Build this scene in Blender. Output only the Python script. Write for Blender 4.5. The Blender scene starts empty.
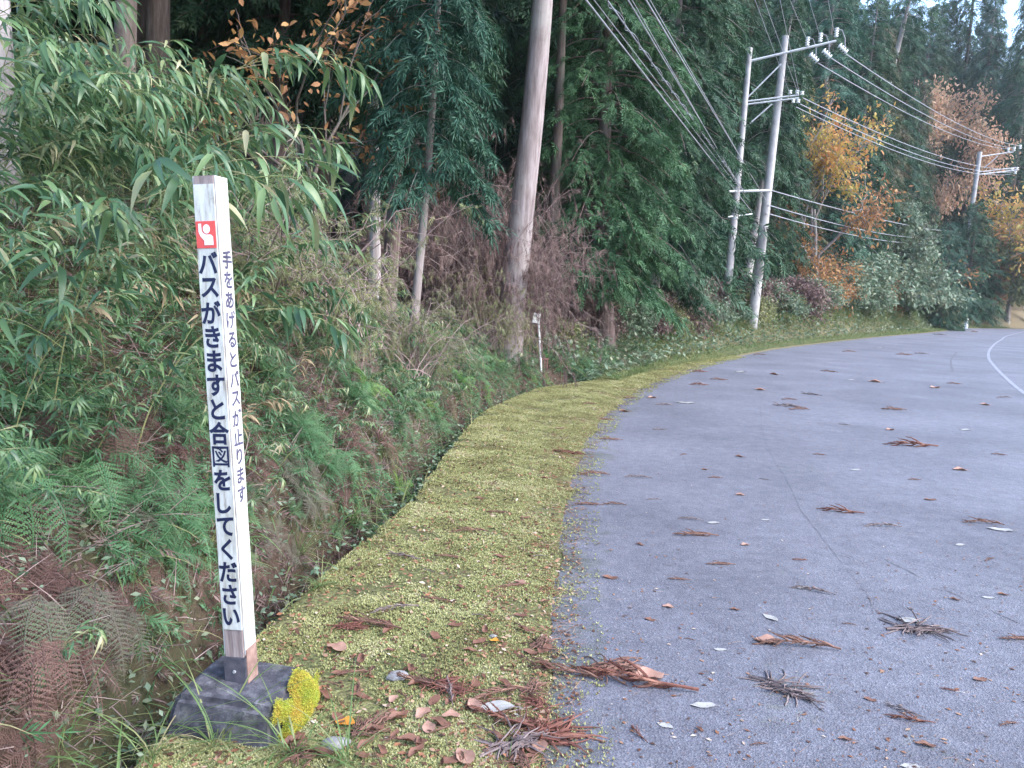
import bpy, math, random
import numpy as np
from mathutils import Vector, Matrix, noise as mnoise

rng = np.random.default_rng(7)
random.seed(7)
SC = bpy.context.scene
COL = SC.collection
R = math.radians

# ------------------------------------------------------------------ camera
F = 770.0; CX, CY = 512.0, 384.0
CAMH = 1.6
PITCH = math.atan(94 / F); ROLL = R(2.5)
cam_d = bpy.data.cameras.new('camera'); cam = bpy.data.objects.new('camera', cam_d); COL.objects.link(cam)
cam_d.sensor_width = 36; cam_d.lens = 36 * F / 1024; cam_d.clip_end = 3000; cam_d.clip_start = 0.05
CM = Matrix.Translation((0, 0, CAMH)) @ Matrix.Rotation(math.pi / 2 - PITCH, 4, 'X') @ Matrix.Rotation(ROLL, 4, 'Z')
cam.matrix_world = CM
SC.camera = cam
CR = np.array(CM.to_3x3())

def ray(px, py):
    d = CR @ np.array([(px - CX) / F, -(py - CY) / F, -1.0])
    return d
def at(px, py, Y):
    d = ray(px, py); return np.array([0, 0, CAMH]) + d * (Y / d[1])
def gnd(px, py, z=0.0):
    d = ray(px, py); return np.array([0, 0, CAMH]) + d * ((z - CAMH) / d[2])
def colx(px, Y):
    "x of the image column px at depth Y, near the horizon line"
    return at(px, 300, Y)[0]

# ------------------------------------------------------------------ numpy mesh builder
class Geo:
    def __init__(s): s.v = []; s.f = []; s.n = 0; s.m = []; s.cur = 0
    def add(s, v, f):
        v = np.asarray(v, float).reshape(-1, 3)
        s.v.append(v)
        if isinstance(f, np.ndarray): s.f.append(f + s.n); s.m.append(np.full(len(f), s.cur))
        else:
            for q in f: s.f.append(np.array([q]) + s.n); s.m.append(np.array([s.cur]))
        s.n += len(v); return s
    def inst(s, tpl, M, O):
        "tpl=(verts,faces); M (N,3,3) columns already scaled; O (N,3)"
        tv, tf = tpl; M = np.asarray(M); O = np.asarray(O); N = len(O)
        if N == 0: return s
        v = np.einsum('nij,kj->nki', M, tv) + O[:, None, :]
        off = (np.arange(N) * len(tv))[:, None, None]
        f = (tf[None] + off).reshape(-1, tf.shape[1])
        s.add(v.reshape(-1, 3), f); return s
    def mesh(s, name, mats, smooth=False):
        me = bpy.data.meshes.new(name)
        V = np.concatenate(s.v) if s.v else np.zeros((0, 3))
        me.vertices.add(len(V)); me.vertices.foreach_set('co', V.astype(np.float32).ravel())
        tot = np.concatenate([np.full(len(f), f.shape[1]) for f in s.f])
        li = np.concatenate([f.ravel() for f in s.f])
        me.loops.add(len(li)); me.loops.foreach_set('vertex_index', li.astype(np.int32))
        st = np.concatenate([[0], np.cumsum(tot)[:-1]])
        me.polygons.add(len(tot)); me.polygons.foreach_set('loop_start', st.astype(np.int32))
        me.polygons.foreach_set('material_index', np.concatenate(s.m).astype(np.int32))
        me.polygons.foreach_set('use_smooth', np.full(len(tot), bool(smooth)))
        me.update(calc_edges=True)
        for m in (mats if isinstance(mats, (list, tuple)) else [mats]): me.materials.append(m)
        return me
    def build(s, name, mats, parent=None, smooth=False):
        o = bpy.data.objects.new(name, s.mesh(name, mats, smooth)); COL.objects.link(o)
        if parent: o.parent = parent
        return o

def tag(o, label=None, cat=None, group=None, kind=None):
    if label: o['label'] = label
    if cat: o['category'] = cat
    if group: o['group'] = group
    if kind: o['kind'] = kind
    return o
def empty(name, loc=(0, 0, 0)):
    o = bpy.data.objects.new(name, None); o.empty_display_size = .1; o.location = loc; COL.objects.link(o); return o
def copy_tree(o, parent=None):
    c = o.copy(); COL.objects.link(c)
    if parent is not None: c.parent = parent
    for ch in list(o.children): copy_tree(ch, c)
    return c
class Proto:
    "a thing with parts, placed first itself, then copied"
    def __init__(s, root): s.root = root; s.used = False
    def put(s, loc, rz=0, sc=1, tilt=(0, 0)):
        o = copy_tree(s.root) if s.used else s.root
        s.used = True
        o.location = tuple(loc); o.rotation_euler = (tilt[0], tilt[1], rz)
        o.scale = (sc, sc, sc) if np.isscalar(sc) else sc
        return o

# orientation helpers
def unit(a): 
    a = np.asarray(a, float); return a / (np.linalg.norm(a, axis=-1, keepdims=True) + 1e-12)
def frames(d, up=None, roll=0.0):
    "(N,3,3): columns side, dir, normal"
    d = unit(d); N = len(d)
    if up is None: up = np.tile([0, 0, 1.0], (N, 1))
    s_ = np.cross(d, up); bad = np.linalg.norm(s_, axis=1) < 1e-3; s_[bad] = [1, 0, 0]; s_ = unit(s_)
    n = np.cross(s_, d)
    r = np.broadcast_to(np.asarray(roll, float), (N,))[:, None]
    s2 = s_ * np.cos(r) + n * np.sin(r); n2 = -s_ * np.sin(r) + n * np.cos(r)
    return np.stack([s2, d, n2], axis=2)
def tube(g, pts, rad, sides=6, cap=False):
    pts = np.asarray(pts, float); n = len(pts)
    rad = np.broadcast_to(np.asarray(rad, float), (n,))
    t = np.gradient(pts, axis=0); t = unit(t)
    ref = np.array([0, 0, 1.0]) if abs(t[0][2]) < .9 else np.array([1.0, 0, 0])
    a = unit(np.cross(t, ref)); b = np.cross(t, a)
    th = np.arange(sides) * 2 * math.pi / sides
    v = pts[:, None, :] + rad[:, None, None] * (np.cos(th)[None, :, None] * a[:, None, :] + np.sin(th)[None, :, None] * b[:, None, :])
    i = np.arange(n - 1)[:, None] * sides; j = np.arange(sides)[None]
    j2 = (j + 1) % sides
    f = np.stack([i + j, i + j2, i + sides + j2, i + sides + j], axis=2).reshape(-1, 4)
    g.add(v.reshape(-1, 3), f)
    if cap:
        for k, sgn in ((0, 1), (n - 1, -1)):
            ring = v[k]; idx = np.arange(sides)
            g.add(ring, np.array([idx if sgn > 0 else idx[::-1]]))
def box(g, c, s, M=None):
    c = np.array(c, float); h = np.array(s, float) / 2
    v = np.array([[x, y, z] for x in (-1, 1) for y in (-1, 1) for z in (-1, 1)]) * h
    if M is not None: v = v @ np.array(M).T
    f = np.array([[0, 1, 3, 2], [4, 6, 7, 5], [0, 4, 5, 1], [2, 3, 7, 6], [0, 2, 6, 4], [1, 5, 7, 3]])
    g.add(v + c, f)

# ------------------------------------------------------------------ materials
def newmat(name):
    m = bpy.data.materials.new(name); m.use_nodes = True; nt = m.node_tree
    for n in list(nt.nodes): nt.nodes.remove(n)
    out = nt.nodes.new('ShaderNodeOutputMaterial'); p = nt.nodes.new('ShaderNodeBsdfPrincipled')
    nt.links.new(p.outputs[0], out.inputs[0]); return m, nt, p, out
def N(nt, t, **kw):
    n = nt.nodes.new(t)
    for k, v in kw.items():
        if k.startswith('_'): n.inputs[int(k[1:])].default_value = v
        elif k in n.inputs: n.inputs[k].default_value = v
        else: setattr(n, k, v)
    return n
def L(nt, a, b): nt.links.new(a, b)
def ramp(nt, stops, interp='LINEAR'):
    r = nt.nodes.new('ShaderNodeValToRGB'); cr = r.color_ramp; cr.interpolation = interp
    while len(cr.elements) < len(stops): cr.elements.new(0.5)
    for e, (p, c) in zip(cr.elements, stops):
        e.position = p; e.color = (*c, 1) if len(c) == 3 else c
    return r
def objco(nt, scale=1.0, world=False):
    if world:
        g = nt.nodes.new('ShaderNodeNewGeometry'); return g.outputs['Position']
    t = nt.nodes.new('ShaderNodeTexCoord'); return t.outputs['Object']
def noise_tex(nt, scale, detail=4, rough=.55, world=False, dist=0.0):
    n = N(nt, 'ShaderNodeTexNoise', Scale=scale, Detail=detail, Roughness=rough, Distortion=dist)
    L(nt, objco(nt, world=world), n.inputs['Vector']); return n
def mix(nt, fac, a, b, mode='MIX'):
    m = nt.nodes.new('ShaderNodeMix'); m.data_type = 'RGBA'; m.blend_type = mode
    for val, idx in ((fac, 0), (a, 6), (b, 7)):
        if hasattr(val, 'links'): L(nt, val, m.inputs[idx])
        elif idx == 0: m.inputs[0].default_value = val
        else: m.inputs[idx].default_value = (*val, 1) if len(val) == 3 else val
    return m.outputs[2]
def math_(nt, op, a, b=0.0, clamp=False):
    m = nt.nodes.new('ShaderNodeMath'); m.operation = op; m.use_clamp = clamp
    for i, v in enumerate((a, b)):
        if hasattr(v, 'links'): L(nt, v, m.inputs[i])
        else: m.inputs[i].default_value = v
    return m.outputs[0]
def bump(nt, p, h, strength=.5, dist=.01):
    b = N(nt, 'ShaderNodeBump', Strength=strength, Distance=dist); L(nt, h, b.inputs['Height']); L(nt, b.outputs[0], p.inputs['Normal'])

def leaf_mat(name, stops, nscale=1.0, nmix=.45, rough=.5, trans=.25, spec=.35, world=True):
    "leaf colours: per leaf (island) plus clump variation"
    m, nt, p, out = newmat(name)
    g = nt.nodes.new('ShaderNodeNewGeometry')
    nz = noise_tex(nt, nscale, 3, world=world)
    nn = math_(nt, 'MULTIPLY_ADD', nz.outputs[0], 2.2); nt.nodes[-1].inputs[2].default_value = -.6
    a = math_(nt, 'MULTIPLY', g.outputs['Random Per Island'], 1 - nmix)
    b = math_(nt, 'MULTIPLY', nn, nmix)
    s = math_(nt, 'ADD', a, b, True)
    r = ramp(nt, stops); L(nt, s, r.inputs[0]); L(nt, r.outputs[0], p.inputs['Base Color'])
    p.inputs['Roughness'].default_value = rough; p.inputs['Specular IOR Level'].default_value = spec
    if trans > 0:
        t = nt.nodes.new('ShaderNodeBsdfTranslucent'); L(nt, r.outputs[0], t.inputs[0])
        ms = nt.nodes.new('ShaderNodeMixShader'); ms.inputs[0].default_value = trans
        L(nt, p.outputs[0], ms.inputs[1]); L(nt, t.outputs[0], ms.inputs[2]); L(nt, ms.outputs[0], out.inputs[0])
    return m
def bark_mat(name, c1, c2, c3, vs=6.0, lich=None):
    m, nt, p, out = newmat(name)
    tc = nt.nodes.new('ShaderNodeTexCoord'); mp = N(nt, 'ShaderNodeMapping'); mp.inputs['Scale'].default_value = (vs, vs, vs * .12)
    L(nt, tc.outputs['Object'], mp.inputs[0])
    n1 = N(nt, 'ShaderNodeTexNoise', Scale=3.0, Detail=6, Roughness=.65); L(nt, mp.outputs[0], n1.inputs['Vector'])
    r = ramp(nt, [(.3, c1), (.5, c2), (.72, c3)]); L(nt, n1.outputs[0], r.inputs[0])
    n2 = noise_tex(nt, 1.6, 5, .6)
    col = mix(nt, math_(nt, 'MULTIPLY', n2.outputs[0], .5), r.outputs[0], c2, 'MULTIPLY') if lich is None else None
    if lich is not None:
        rr = ramp(nt, [(.5, (0, 0, 0)), (.66, (1, 1, 1))]); L(nt, n2.outputs[0], rr.inputs[0])
        col = mix(nt, math_(nt, 'MULTIPLY', rr.outputs[0], .6), r.outputs[0], lich)
    L(nt, col if lich is not None else r.outputs[0], p.inputs['Base Color'])
    p.inputs['Roughness'].default_value = .9; p.inputs['Specular IOR Level'].default_value = .15
    bump(nt, p, n1.outputs[0], .6, .02); return m

M = {}
M['bamboo_leaf'] = leaf_mat('bamboo_leaf', [(0, (.035, .08, .04)), (.35, (.06, .12, .055)), (.6, (.10, .175, .07)), (.74, (.16, .23, .09)), (.84, (.32, .3, .17)), (1, (.44, .36, .25))], 1.3, .35, .36, .3, .5)
M['bamboo_culm'] = leaf_mat('bamboo_culm', [(0, (.12, .16, .05)), (.6, (.22, .22, .1)), (1, (.34, .28, .17))], 2, .4, .5, 0)
M['bamboo_dry'] = leaf_mat('bamboo_dry', [(0, (.36, .29, .18)), (.6, (.28, .21, .12)), (1, (.18, .12, .08))], 2, .4, .6, .25)
M['fern'] = leaf_mat('fern', [(0, (.05, .115, .05)), (.5, (.085, .185, .08)), (.8, (.14, .24, .1)), (1, (.24, .27, .11))], 1.6, .75, .5, .3)
M['fern_light'] = leaf_mat('fern_light', [(0, (.09, .2, .06)), (.5, (.14, .28, .07)), (1, (.3, .36, .08))], 1.6, .75, .5, .35)
M['fern_dead'] = leaf_mat('fern_dead', [(0, (.055, .032, .03)), (.45, (.115, .068, .06)), (.8, (.18, .11, .09)), (1, (.14, .13, .06))], 2.0, .6, .8, .15, .1)
M['fern_grey'] = leaf_mat('fern_grey', [(0, (.08, .085, .05)), (.45, (.14, .12, .10)), (.8, (.10, .14, .075)), (1, (.18, .14, .12))], 2.0, .6, .8, .15, .1)
M['conifer'] = leaf_mat('conifer_leaf', [(0, (.018, .045, .028)), (.45, (.032, .078, .042)), (.75, (.055, .115, .055)), (1, (.12, .14, .07))], 1.1, .6, .6, .12, .25)
M['conifer_bright'] = leaf_mat('conifer_leaf_bright', [(0, (.032, .075, .038)), (.45, (.044, .105, .046)), (.8, (.07, .145, .06)), (1, (.14, .16, .08))], 1.3, .6, .6, .15, .25)
M['conifer_blue'] = leaf_mat('conifer_leaf_bluish', [(0, (.02, .055, .04)), (.45, (.035, .09, .06)), (.75, (.055, .12, .07)), (1, (.09, .14, .08))], .5, .6, .6, .12, .25)
M['conifer_brown'] = leaf_mat('conifer_leaf_browning', [(0, (.03, .07, .035)), (.45, (.06, .09, .045)), (.7, (.12, .1, .06)), (1, (.19, .12, .08))], .9, .6, .7, .1, .2)
M['yellow_leaf'] = leaf_mat('yellow_leaf', [(0, (.14, .17, .05)), (.25, (.34, .3, .08)), (.45, (.52, .36, .10)), (.7, (.52, .24, .09)), (1, (.38, .14, .07))], .6, .6, .6, .4)
M['orange_leaf'] = leaf_mat('orange_leaf', [(0, (.32, .18, .11)), (.4, (.5, .3, .19)), (.75, (.58, .4, .26)), (1, (.4, .33, .17))], .6, .5, .6, .4)
M['rust_leaf'] = leaf_mat('rust_leaf', [(0, (.17, .08, .05)), (.5, (.36, .18, .08)), (1, (.5, .32, .11))], .8, .5, .6, .35)
M['shrub_leaf'] = leaf_mat('shrub_leaf', [(0, (.06, .10, .06)), (.4, (.12, .18, .11)), (.7, (.19, .23, .15)), (.9, (.27, .26, .15)), (1, (.34, .25, .16))], .9, .5, .5, .25, .4)
M['pale_leaf'] = leaf_mat('pale_leaf', [(0, (.1, .13, .08)), (.5, (.2, .22, .1)), (1, (.34, .3, .12))], .9, .5, .5, .3, .4)
M['twig'] = leaf_mat('twig', [(0, (.11, .08, .07)), (.5, (.25, .18, .17)), (1, (.38, .3, .28))], 1.2, .5, .85, 0, .15)
M['dead_needle'] = leaf_mat('dead_needle', [(0, (.07, .045, .042)), (.5, (.16, .105, .1)), (.8, (.24, .175, .155)), (1, (.2, .2, .1))], .9, .6, .85, .15, .1)
M['grass'] = leaf_mat('grass_blade', [(0, (.06, .12, .03)), (.5, (.13, .2, .07)), (.75, (.25, .25, .11)), (1, (.42, .34, .2))], 3, .3, .5, .3)
M['moss'] = leaf_mat('moss_tuft', [(0, (.13, .09, .06)), (.22, (.2, .18, .08)), (.46, (.29, .29, .12)), (.68, (.4, .39, .18)), (.83, (.48, .43, .26)), (1, (.26, .15, .11))], 2.6, .55, .8, .15, .1)
M['bright_moss'] = leaf_mat('bright_moss', [(0, (.24, .33, .06)), (.4, (.42, .45, .07)), (.7, (.52, .42, .08)), (1, (.5, .29, .06))], 14, .6, .8, .2, .1)
M['litter'] = leaf_mat('litter_bits', [(0, (.03, .02, .018)), (.35, (.12, .055, .035)), (.6, (.24, .11, .06)), (.8, (.32, .2, .13)), (.93, (.5, .42, .34)), (1, (.62, .58, .52))], 5, .2, .8, 0, .2)
M['sprig_brown'] = leaf_mat('sprig_brown', [(0, (.055, .03, .026)), (.5, (.15, .08, .06)), (1, (.28, .16, .12))], 20, .3, .8, 0, .2)
M['sprig_grey'] = leaf_mat('sprig_grey', [(0, (.07, .05, .05)), (.5, (.16, .12, .115)), (1, (.3, .24, .23))], 20, .3, .8, 0, .2)
M['sprig_rust'] = leaf_mat('sprig_rust', [(0, (.07, .028, .022)), (.5, (.15, .06, .045)), (1, (.27, .14, .10))], 20, .3, .8, 0, .2)
M['leaf_brown'] = leaf_mat('fallen_brown', [(0, (.11, .05, .035)), (1, (.24, .12, .08))], 14, .7, .6, .1, .3, world=True)
M['leaf_pink'] = leaf_mat('fallen_pink', [(0, (.26, .14, .10)), (1, (.42, .25, .19))], 14, .7, .6, .1, .3)
M['leaf_white'] = leaf_mat('fallen_white', [(0, (.28, .27, .25)), (1, (.44, .42, .4))], 30, .7, .6, .1, .3)
M['leaf_orange'] = leaf_mat('fallen_orange', [(0, (.5, .16, .03)), (1, (.62, .3, .04))], 14, .7, .6, .1, .3)
M['bark_pale'] = bark_mat('bark_pale', (.2, .17, .165), (.34, .3, .3), (.46, .42, .42), 5, (.42, .42, .38))
M['bark_mauve'] = bark_mat('bark_mauve', (.14, .11, .105), (.25, .205, .2), (.37, .32, .32), 5, (.33, .31, .29))
M['bark_brown'] = bark_mat('bark_brown', (.09, .06, .055), (.17, .12, .11), (.26, .2, .19), 7, (.25, .25, .22))
M['bark_grey'] = bark_mat('bark_grey', (.16, .13, .125), (.25, .21, .2), (.34, .3, .3), 6, (.3, .33, .28))
M['bark_dark'] = bark_mat('bark_dark', (.06, .045, .04), (.11, .085, .075), (.17, .14, .13), 7, (.14, .16, .12))

def simple(name, c1, c2, scale=8, rough=.6, spec=.3, metal=0, bs=.2, bd=.004, det=5):
    m, nt, p, out = newmat(name)
    n = noise_tex(nt, scale, det, .6); r = ramp(nt, [(.32, c1), (.68, c2)]); L(nt, n.outputs[0], r.inputs[0])
    L(nt, r.outputs[0], p.inputs['Base Color']); p.inputs['Roughness'].default_value = rough
    p.inputs['Specular IOR Level'].default_value = spec; p.inputs['Metallic'].default_value = metal
    if bs: bump(nt, p, n.outputs[0], bs, bd)
    return m
M['pole_concrete'] = simple('pole_concrete', (.27, .25, .25), (.42, .4, .4), 3)
M['pole_band'] = simple('pole_band', (.75, .75, .72), (.82, .82, .8), 4)
M['galvanised'] = simple('galvanised', (.32, .33, .35), (.48, .49, .5), 6, .45, .5, .3)
M['porcelain'] = simple('porcelain', (.72, .73, .74), (.82, .82, .82), 6, .2, .6, 0, 0)
M['wire'] = simple('wire', (.2, .2, .23), (.34, .34, .37), 6, .4, .5, .1, 0)
M['white_paint'] = simple('white_paint', (.74, .74, .74), (.82, .82, .82), 14, .45, .4, 0, .1, .002)
M['red_paint'] = simple('red_paint', (.62, .075, .07), (.68, .10, .09), 20, .5, .4, 0, 0)
M['navy_ink'] = simple('navy_ink', (.012, .016, .05), (.02, .025, .07), 20, .5, .3, 0, 0)
M['faded_ink'] = simple('faded_ink', (.03, .028, .06), (.1, .09, .15), 60, .6, .3, 0, 0)
M['dark_metal'] = simple('dark_metal', (.05, .05, .065), (.11, .10, .12), 30, .6, .3)
M['rust'] = simple('rust_wood', (.17, .10, .085), (.3, .2, .17), 25, .8, .2)
M['blue_frame'] = simple('blue_frame', (.03, .08, .16), (.05, .11, .2), 5)
M['red_board'] = simple('red_board', (.3, .12, .11), (.42, .2, .19), 8)

def post_wood():
    m, nt, p, out = newmat('weathered_wood')
    tc = nt.nodes.new('ShaderNodeTexCoord'); mp = N(nt, 'ShaderNodeMapping'); mp.inputs['Scale'].default_value = (60, 60, 4)
    L(nt, tc.outputs['Object'], mp.inputs[0]); n1 = N(nt, 'ShaderNodeTexNoise', Scale=1.5, Detail=6, Roughness=.7); L(nt, mp.outputs[0], n1.inputs['Vector'])
    r = ramp(nt, [(.3, (.14, .10, .095)), (.55, (.3, .24, .235)), (.75, (.42, .36, .35))]); L(nt, n1.outputs[0], r.inputs[0])
    L(nt, r.outputs[0], p.inputs['Base Color']); p.inputs['Roughness'].default_value = .85; bump(nt, p, n1.outputs[0], .5, .003); return m
M['post_wood'] = post_wood()
def post_paint():
    "old white paint: dirt streaks, chips that show the wood"
    m, nt, p, out = newmat('worn_white_paint')
    tc = nt.nodes.new('ShaderNodeTexCoord'); mp = N(nt, 'ShaderNodeMapping'); mp.inputs['Scale'].default_value = (40, 40, 7)
    L(nt, tc.outputs['Object'], mp.inputs[0]); n1 = N(nt, 'ShaderNodeTexNoise', Scale=1.3, Detail=7, Roughness=.7); L(nt, mp.outputs[0], n1.inputs['Vector'])
    r = ramp(nt, [(.34, (.28, .25, .22)), (.46, (.48, .465, .44)), (.6, (.61, .61, .6))]); L(nt, n1.outputs[0], r.inputs[0])
    n2 = noise_tex(nt, 90, 3, .7); rr = ramp(nt, [(.64, (0, 0, 0)), (.72, (1, 1, 1))]); L(nt, n2.outputs[0], rr.inputs[0])
    c = mix(nt, math_(nt, 'MULTIPLY', rr.outputs[0], .6), r.outputs[0], (.34, .28, .25))
    n3 = noise_tex(nt, 6, 5, .7); r3 = ramp(nt, [(.5, (0, 0, 0)), (.75, (1, 1, 1))]); L(nt, n3.outputs[0], r3.inputs[0]); c = mix(nt, math_(nt, 'MULTIPLY', r3.outputs[0], .5), c, (.42, .43, .33))
    L(nt, c, p.inputs['Base Color']); p.inputs['Roughness'].default_value = .5; bump(nt, p, n1.outputs[0], .15, .002); return m
M['post_paint'] = post_paint()
def concrete_block():
    m, nt, p, out = newmat('old_concrete')
    n1 = noise_tex(nt, 14, 8, .72); r = ramp(nt, [(.34, (.02, .02, .025)), (.5, (.055, .053, .066)), (.62, (.12, .115, .13)), (.74, (.34, .33, .34))]); L(nt, n1.outputs[0], r.inputs[0])
    n2 = noise_tex(nt, 70, 4, .7); c = mix(nt, .5, r.outputs[0], n2.outputs[0], 'OVERLAY')
    n3 = noise_tex(nt, 5, 4, .6); rr = ramp(nt, [(.56, (0, 0, 0)), (.68, (1, 1, 1))]); L(nt, n3.outputs[0], rr.inputs[0])
    c = mix(nt, math_(nt, 'MULTIPLY', rr.outputs[0], .45), c, (.22, .23, .17))
    L(nt, c, p.inputs['Base Color']); p.inputs['Roughness'].default_value = .9; bump(nt, p, n1.outputs[0], .7, .012); return m
M['block'] = concrete_block()

def asphalt_mat():
    m, nt, p, out = newmat('asphalt')
    base = noise_tex(nt, .7, 5, .6, True); r = ramp(nt, [(.3, (.116, .115, .142)), (.5, (.14, .139, .17)), (.72, (.17, .168, .202))]); L(nt, base.outputs[0], r.inputs[0])
    ag = N(nt, 'ShaderNodeTexVoronoi', Scale=125); L(nt, objco(nt, world=True), ag.inputs['Vector'])
    sp = ramp(nt, [(0, (.6, .6, .6)), (.5, (.94, .94, .94)), (.88, (1.12, 1.12, 1.1)), (1, (2.0, 1.95, 1.9))]); L(nt, ag.outputs['Color'], sp.inputs[0])
    c = mix(nt, .8, r.outputs[0], sp.outputs[0], 'MULTIPLY')
    n3 = noise_tex(nt, 60, 5, .8, True); sp2 = ramp(nt, [(.3, (.6, .6, .6)), (.5, (1, 1, 1)), (.68, (1.35, 1.35, 1.3))]); L(nt, n3.outputs[0], sp2.inputs[0])
    c = mix(nt, .9, c, sp2.outputs[0], 'MULTIPLY')
    # dark-green algae patches near the verge (stains with a shape of their own), attribute t = metres from the edge
    at_ = N(nt, 'ShaderNodeAttribute', attribute_name='edge')
    n4 = noise_tex(nt, 2.6, 6, .7, True)
    e = math_(nt, 'MULTIPLY', at_.outputs['Fac'], .55)
    e = math_(nt, 'SUBTRACT', n4.outputs[0], e)
    er = ramp(nt, [(.36, (0, 0, 0)), (.55, (1, 1, 1))]); L(nt, e, er.inputs[0])
    c = mix(nt, math_(nt, 'MULTIPLY', er.outputs[0], .7), c, (.075, .082, .055))
    n5 = noise_tex(nt, 1.1, 7, .75, True, .6); e5 = ramp(nt, [(.58, (0, 0, 0)), (.7, (1, 1, 1))]); L(nt, n5.outputs[0], e5.inputs[0])
    n6 = noise_tex(nt, 22, 4, .8, True); e6 = ramp(nt, [(.45, (0, 0, 0)), (.6, (1, 1, 1))]); L(nt, n6.outputs[0], e6.inputs[0])
    c = mix(nt, math_(nt, 'MULTIPLY', math_(nt, 'MULTIPLY', e5.outputs[0], e6.outputs[0]), .55), c, (.15, .16, .10))
    n7 = noise_tex(nt, .28, 3, .6, True, 1.5); e7 = ramp(nt, [(.35, (.86, .86, .86)), (.5, (1, 1, 1)), (.65, (1.12, 1.12, 1.12))]); L(nt, n7.outputs[0], e7.inputs[0]); c = mix(nt, 1.0, c, e7.outputs[0], 'MULTIPLY')
    n8 = noise_tex(nt, 9, 6, .75, True); e8 = ramp(nt, [(.4, (.84, .84, .84)), (.6, (1.1, 1.1, 1.08))]); L(nt, n8.outputs[0], e8.inputs[0]); c = mix(nt, 1.0, c, e8.outputs[0], 'MULTIPLY')
    L(nt, c, p.inputs['Base Color']); p.inputs['Roughness'].default_value = .72; p.inputs['Specular IOR Level'].default_value = .4
    h = math_(nt, 'ADD', n3.outputs[0], ag.outputs['Distance']); bump(nt, p, h, .55, .006); return m
M['asphalt'] = asphalt_mat()

def ground_mat():
    "verge moss -> ditch soil -> bank litter, by the attribute tp (metres beyond the ditch edge)"
    m, nt, p, out = newmat('verge_and_bank_soil')
    a = N(nt, 'ShaderNodeAttribute', attribute_name='tp')
    n1 = noise_tex(nt, 5, 7, .7, True); n2 = noise_tex(nt, 45, 5, .75, True); n3 = noise_tex(nt, 1.3, 5, .6, True)
    moss = ramp(nt, [(.28, (.06, .05, .035)), (.42, (.13, .12, .06)), (.55, (.24, .24, .1)), (.7, (.36, .35, .16)), (.85, (.42, .38, .24))]); L(nt, n2.outputs[0], moss.inputs[0])
    dirt = ramp(nt, [(.3, (.03, .022, .018)), (.5, (.075, .05, .038)), (.66, (.10, .07, .05)), (.8, (.15, .11, .08))]); L(nt, n2.outputs[0], dirt.inputs[0])
    bald = ramp(nt, [(.46, (0, 0, 0)), (.58, (1, 1, 1))]); L(nt, n1.outputs[0], bald.inputs[0])
    mc = mix(nt, math_(nt, 'MULTIPLY', bald.outputs[0], .45), moss.outputs[0], dirt.outputs[0])
    k = math_(nt, 'ADD', a.outputs['Fac'], math_(nt, 'MULTIPLY', n1.outputs[0], .1))
    kr = ramp(nt, [(.46, (0, 0, 0)), (.5, (1, 1, 1))]); L(nt, math_(nt, 'ADD', k, .42), kr.inputs[0])
    c = mix(nt, kr.outputs[0], mc, dirt.outputs[0])
    g = ramp(nt, [(.45, (0, 0, 0)), (.6, (1, 1, 1))]); L(nt, n3.outputs[0], g.inputs[0])
    c2 = mix(nt, math_(nt, 'MULTIPLY', g.outputs[0], .5), c, (.08, .10, .04))
    far = N(nt, 'ShaderNodeAttribute', attribute_name='far')
    straw = ramp(nt, [(.3, (.1, .085, .05)), (.5, (.2, .16, .10)), (.7, (.3, .25, .16))]); L(nt, n2.outputs[0], straw.inputs[0])
    c3 = mix(nt, far.outputs['Fac'], c2, straw.outputs[0])
    L(nt, c3, p.inputs['Base Color']); p.inputs['Roughness'].default_value = .95; p.inputs['Specular IOR Level'].default_value = .1
    bump(nt, p, n2.outputs[0], .9, .02); return m
M['ground'] = ground_mat()
M['paint_line'] = simple('road_paint', (.15, .15, .18), (.3, .3, .34), 5, .6, .3, 0, 0, det=8)

# ------------------------------------------------------------------ verge curve (edge of the asphalt)
edge_px = [(537, 768), (545, 690), (548, 640), (556, 570), (563, 520), (570, 480), (583, 445), (600, 420), (622, 400), (650, 384), (685, 370),
           (720, 361), (760, 352), (800, 346), (870, 338), (915, 334), (950, 330.5), (972, 328.3)]
E = [gnd(*p)[:2] for p in edge_px]
E = [np.array([-.05, -12.0]), np.array([-.03, -6.]), np.array([0.03, -1.0])] + E
d_ = unit((E[-1] - E[-2])[None])[0]
E.append(E[-1] + np.array([16, 10])); E.append(E[-1] + np.array([34, 12])); E.append(E[-1] + np.array([50, 4]))
E = np.array(E)
def resample(P, step):
    out = []
    for i in range(len(P) - 1):
        p0, p1, p2, p3 = P[max(i - 1, 0)], P[i], P[i + 1], P[min(i + 2, len(P) - 1)]
        k = max(2, int(np.linalg.norm(p2 - p1) / step))
        for u in np.arange(k) / k:
            out.append(.5 * ((2 * p1) + (-p0 + p2) * u + (2 * p0 - 5 * p1 + 4 * p2 - p3) * u * u + (-p0 + 3 * p1 - 3 * p2 + p3) * u ** 3))
    return np.array(out + [P[-1]])
C0 = resample(E, .1)
ker = np.ones(31) / 31
Cp = np.pad(C0, ((15, 15), (0, 0)), mode='edge')
CS = np.stack([np.convolve(Cp[:, k], ker, 'valid') for k in (0, 1)], 1)
SL = np.concatenate([[0], np.cumsum(np.linalg.norm(np.diff(CS, axis=0), axis=1))])
T_ = unit(np.gradient(CS, axis=0)); NL = np.stack([-T_[:, 1], T_[:, 0]], 1)    # left normal
YS = CS[:, 1]
def y2s(y): return float(np.interp(y, YS[:len(YS)], SL)) if True else 0
S_OF = lambda y: SL[np.argmin(np.abs(YS - y))]
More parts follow.
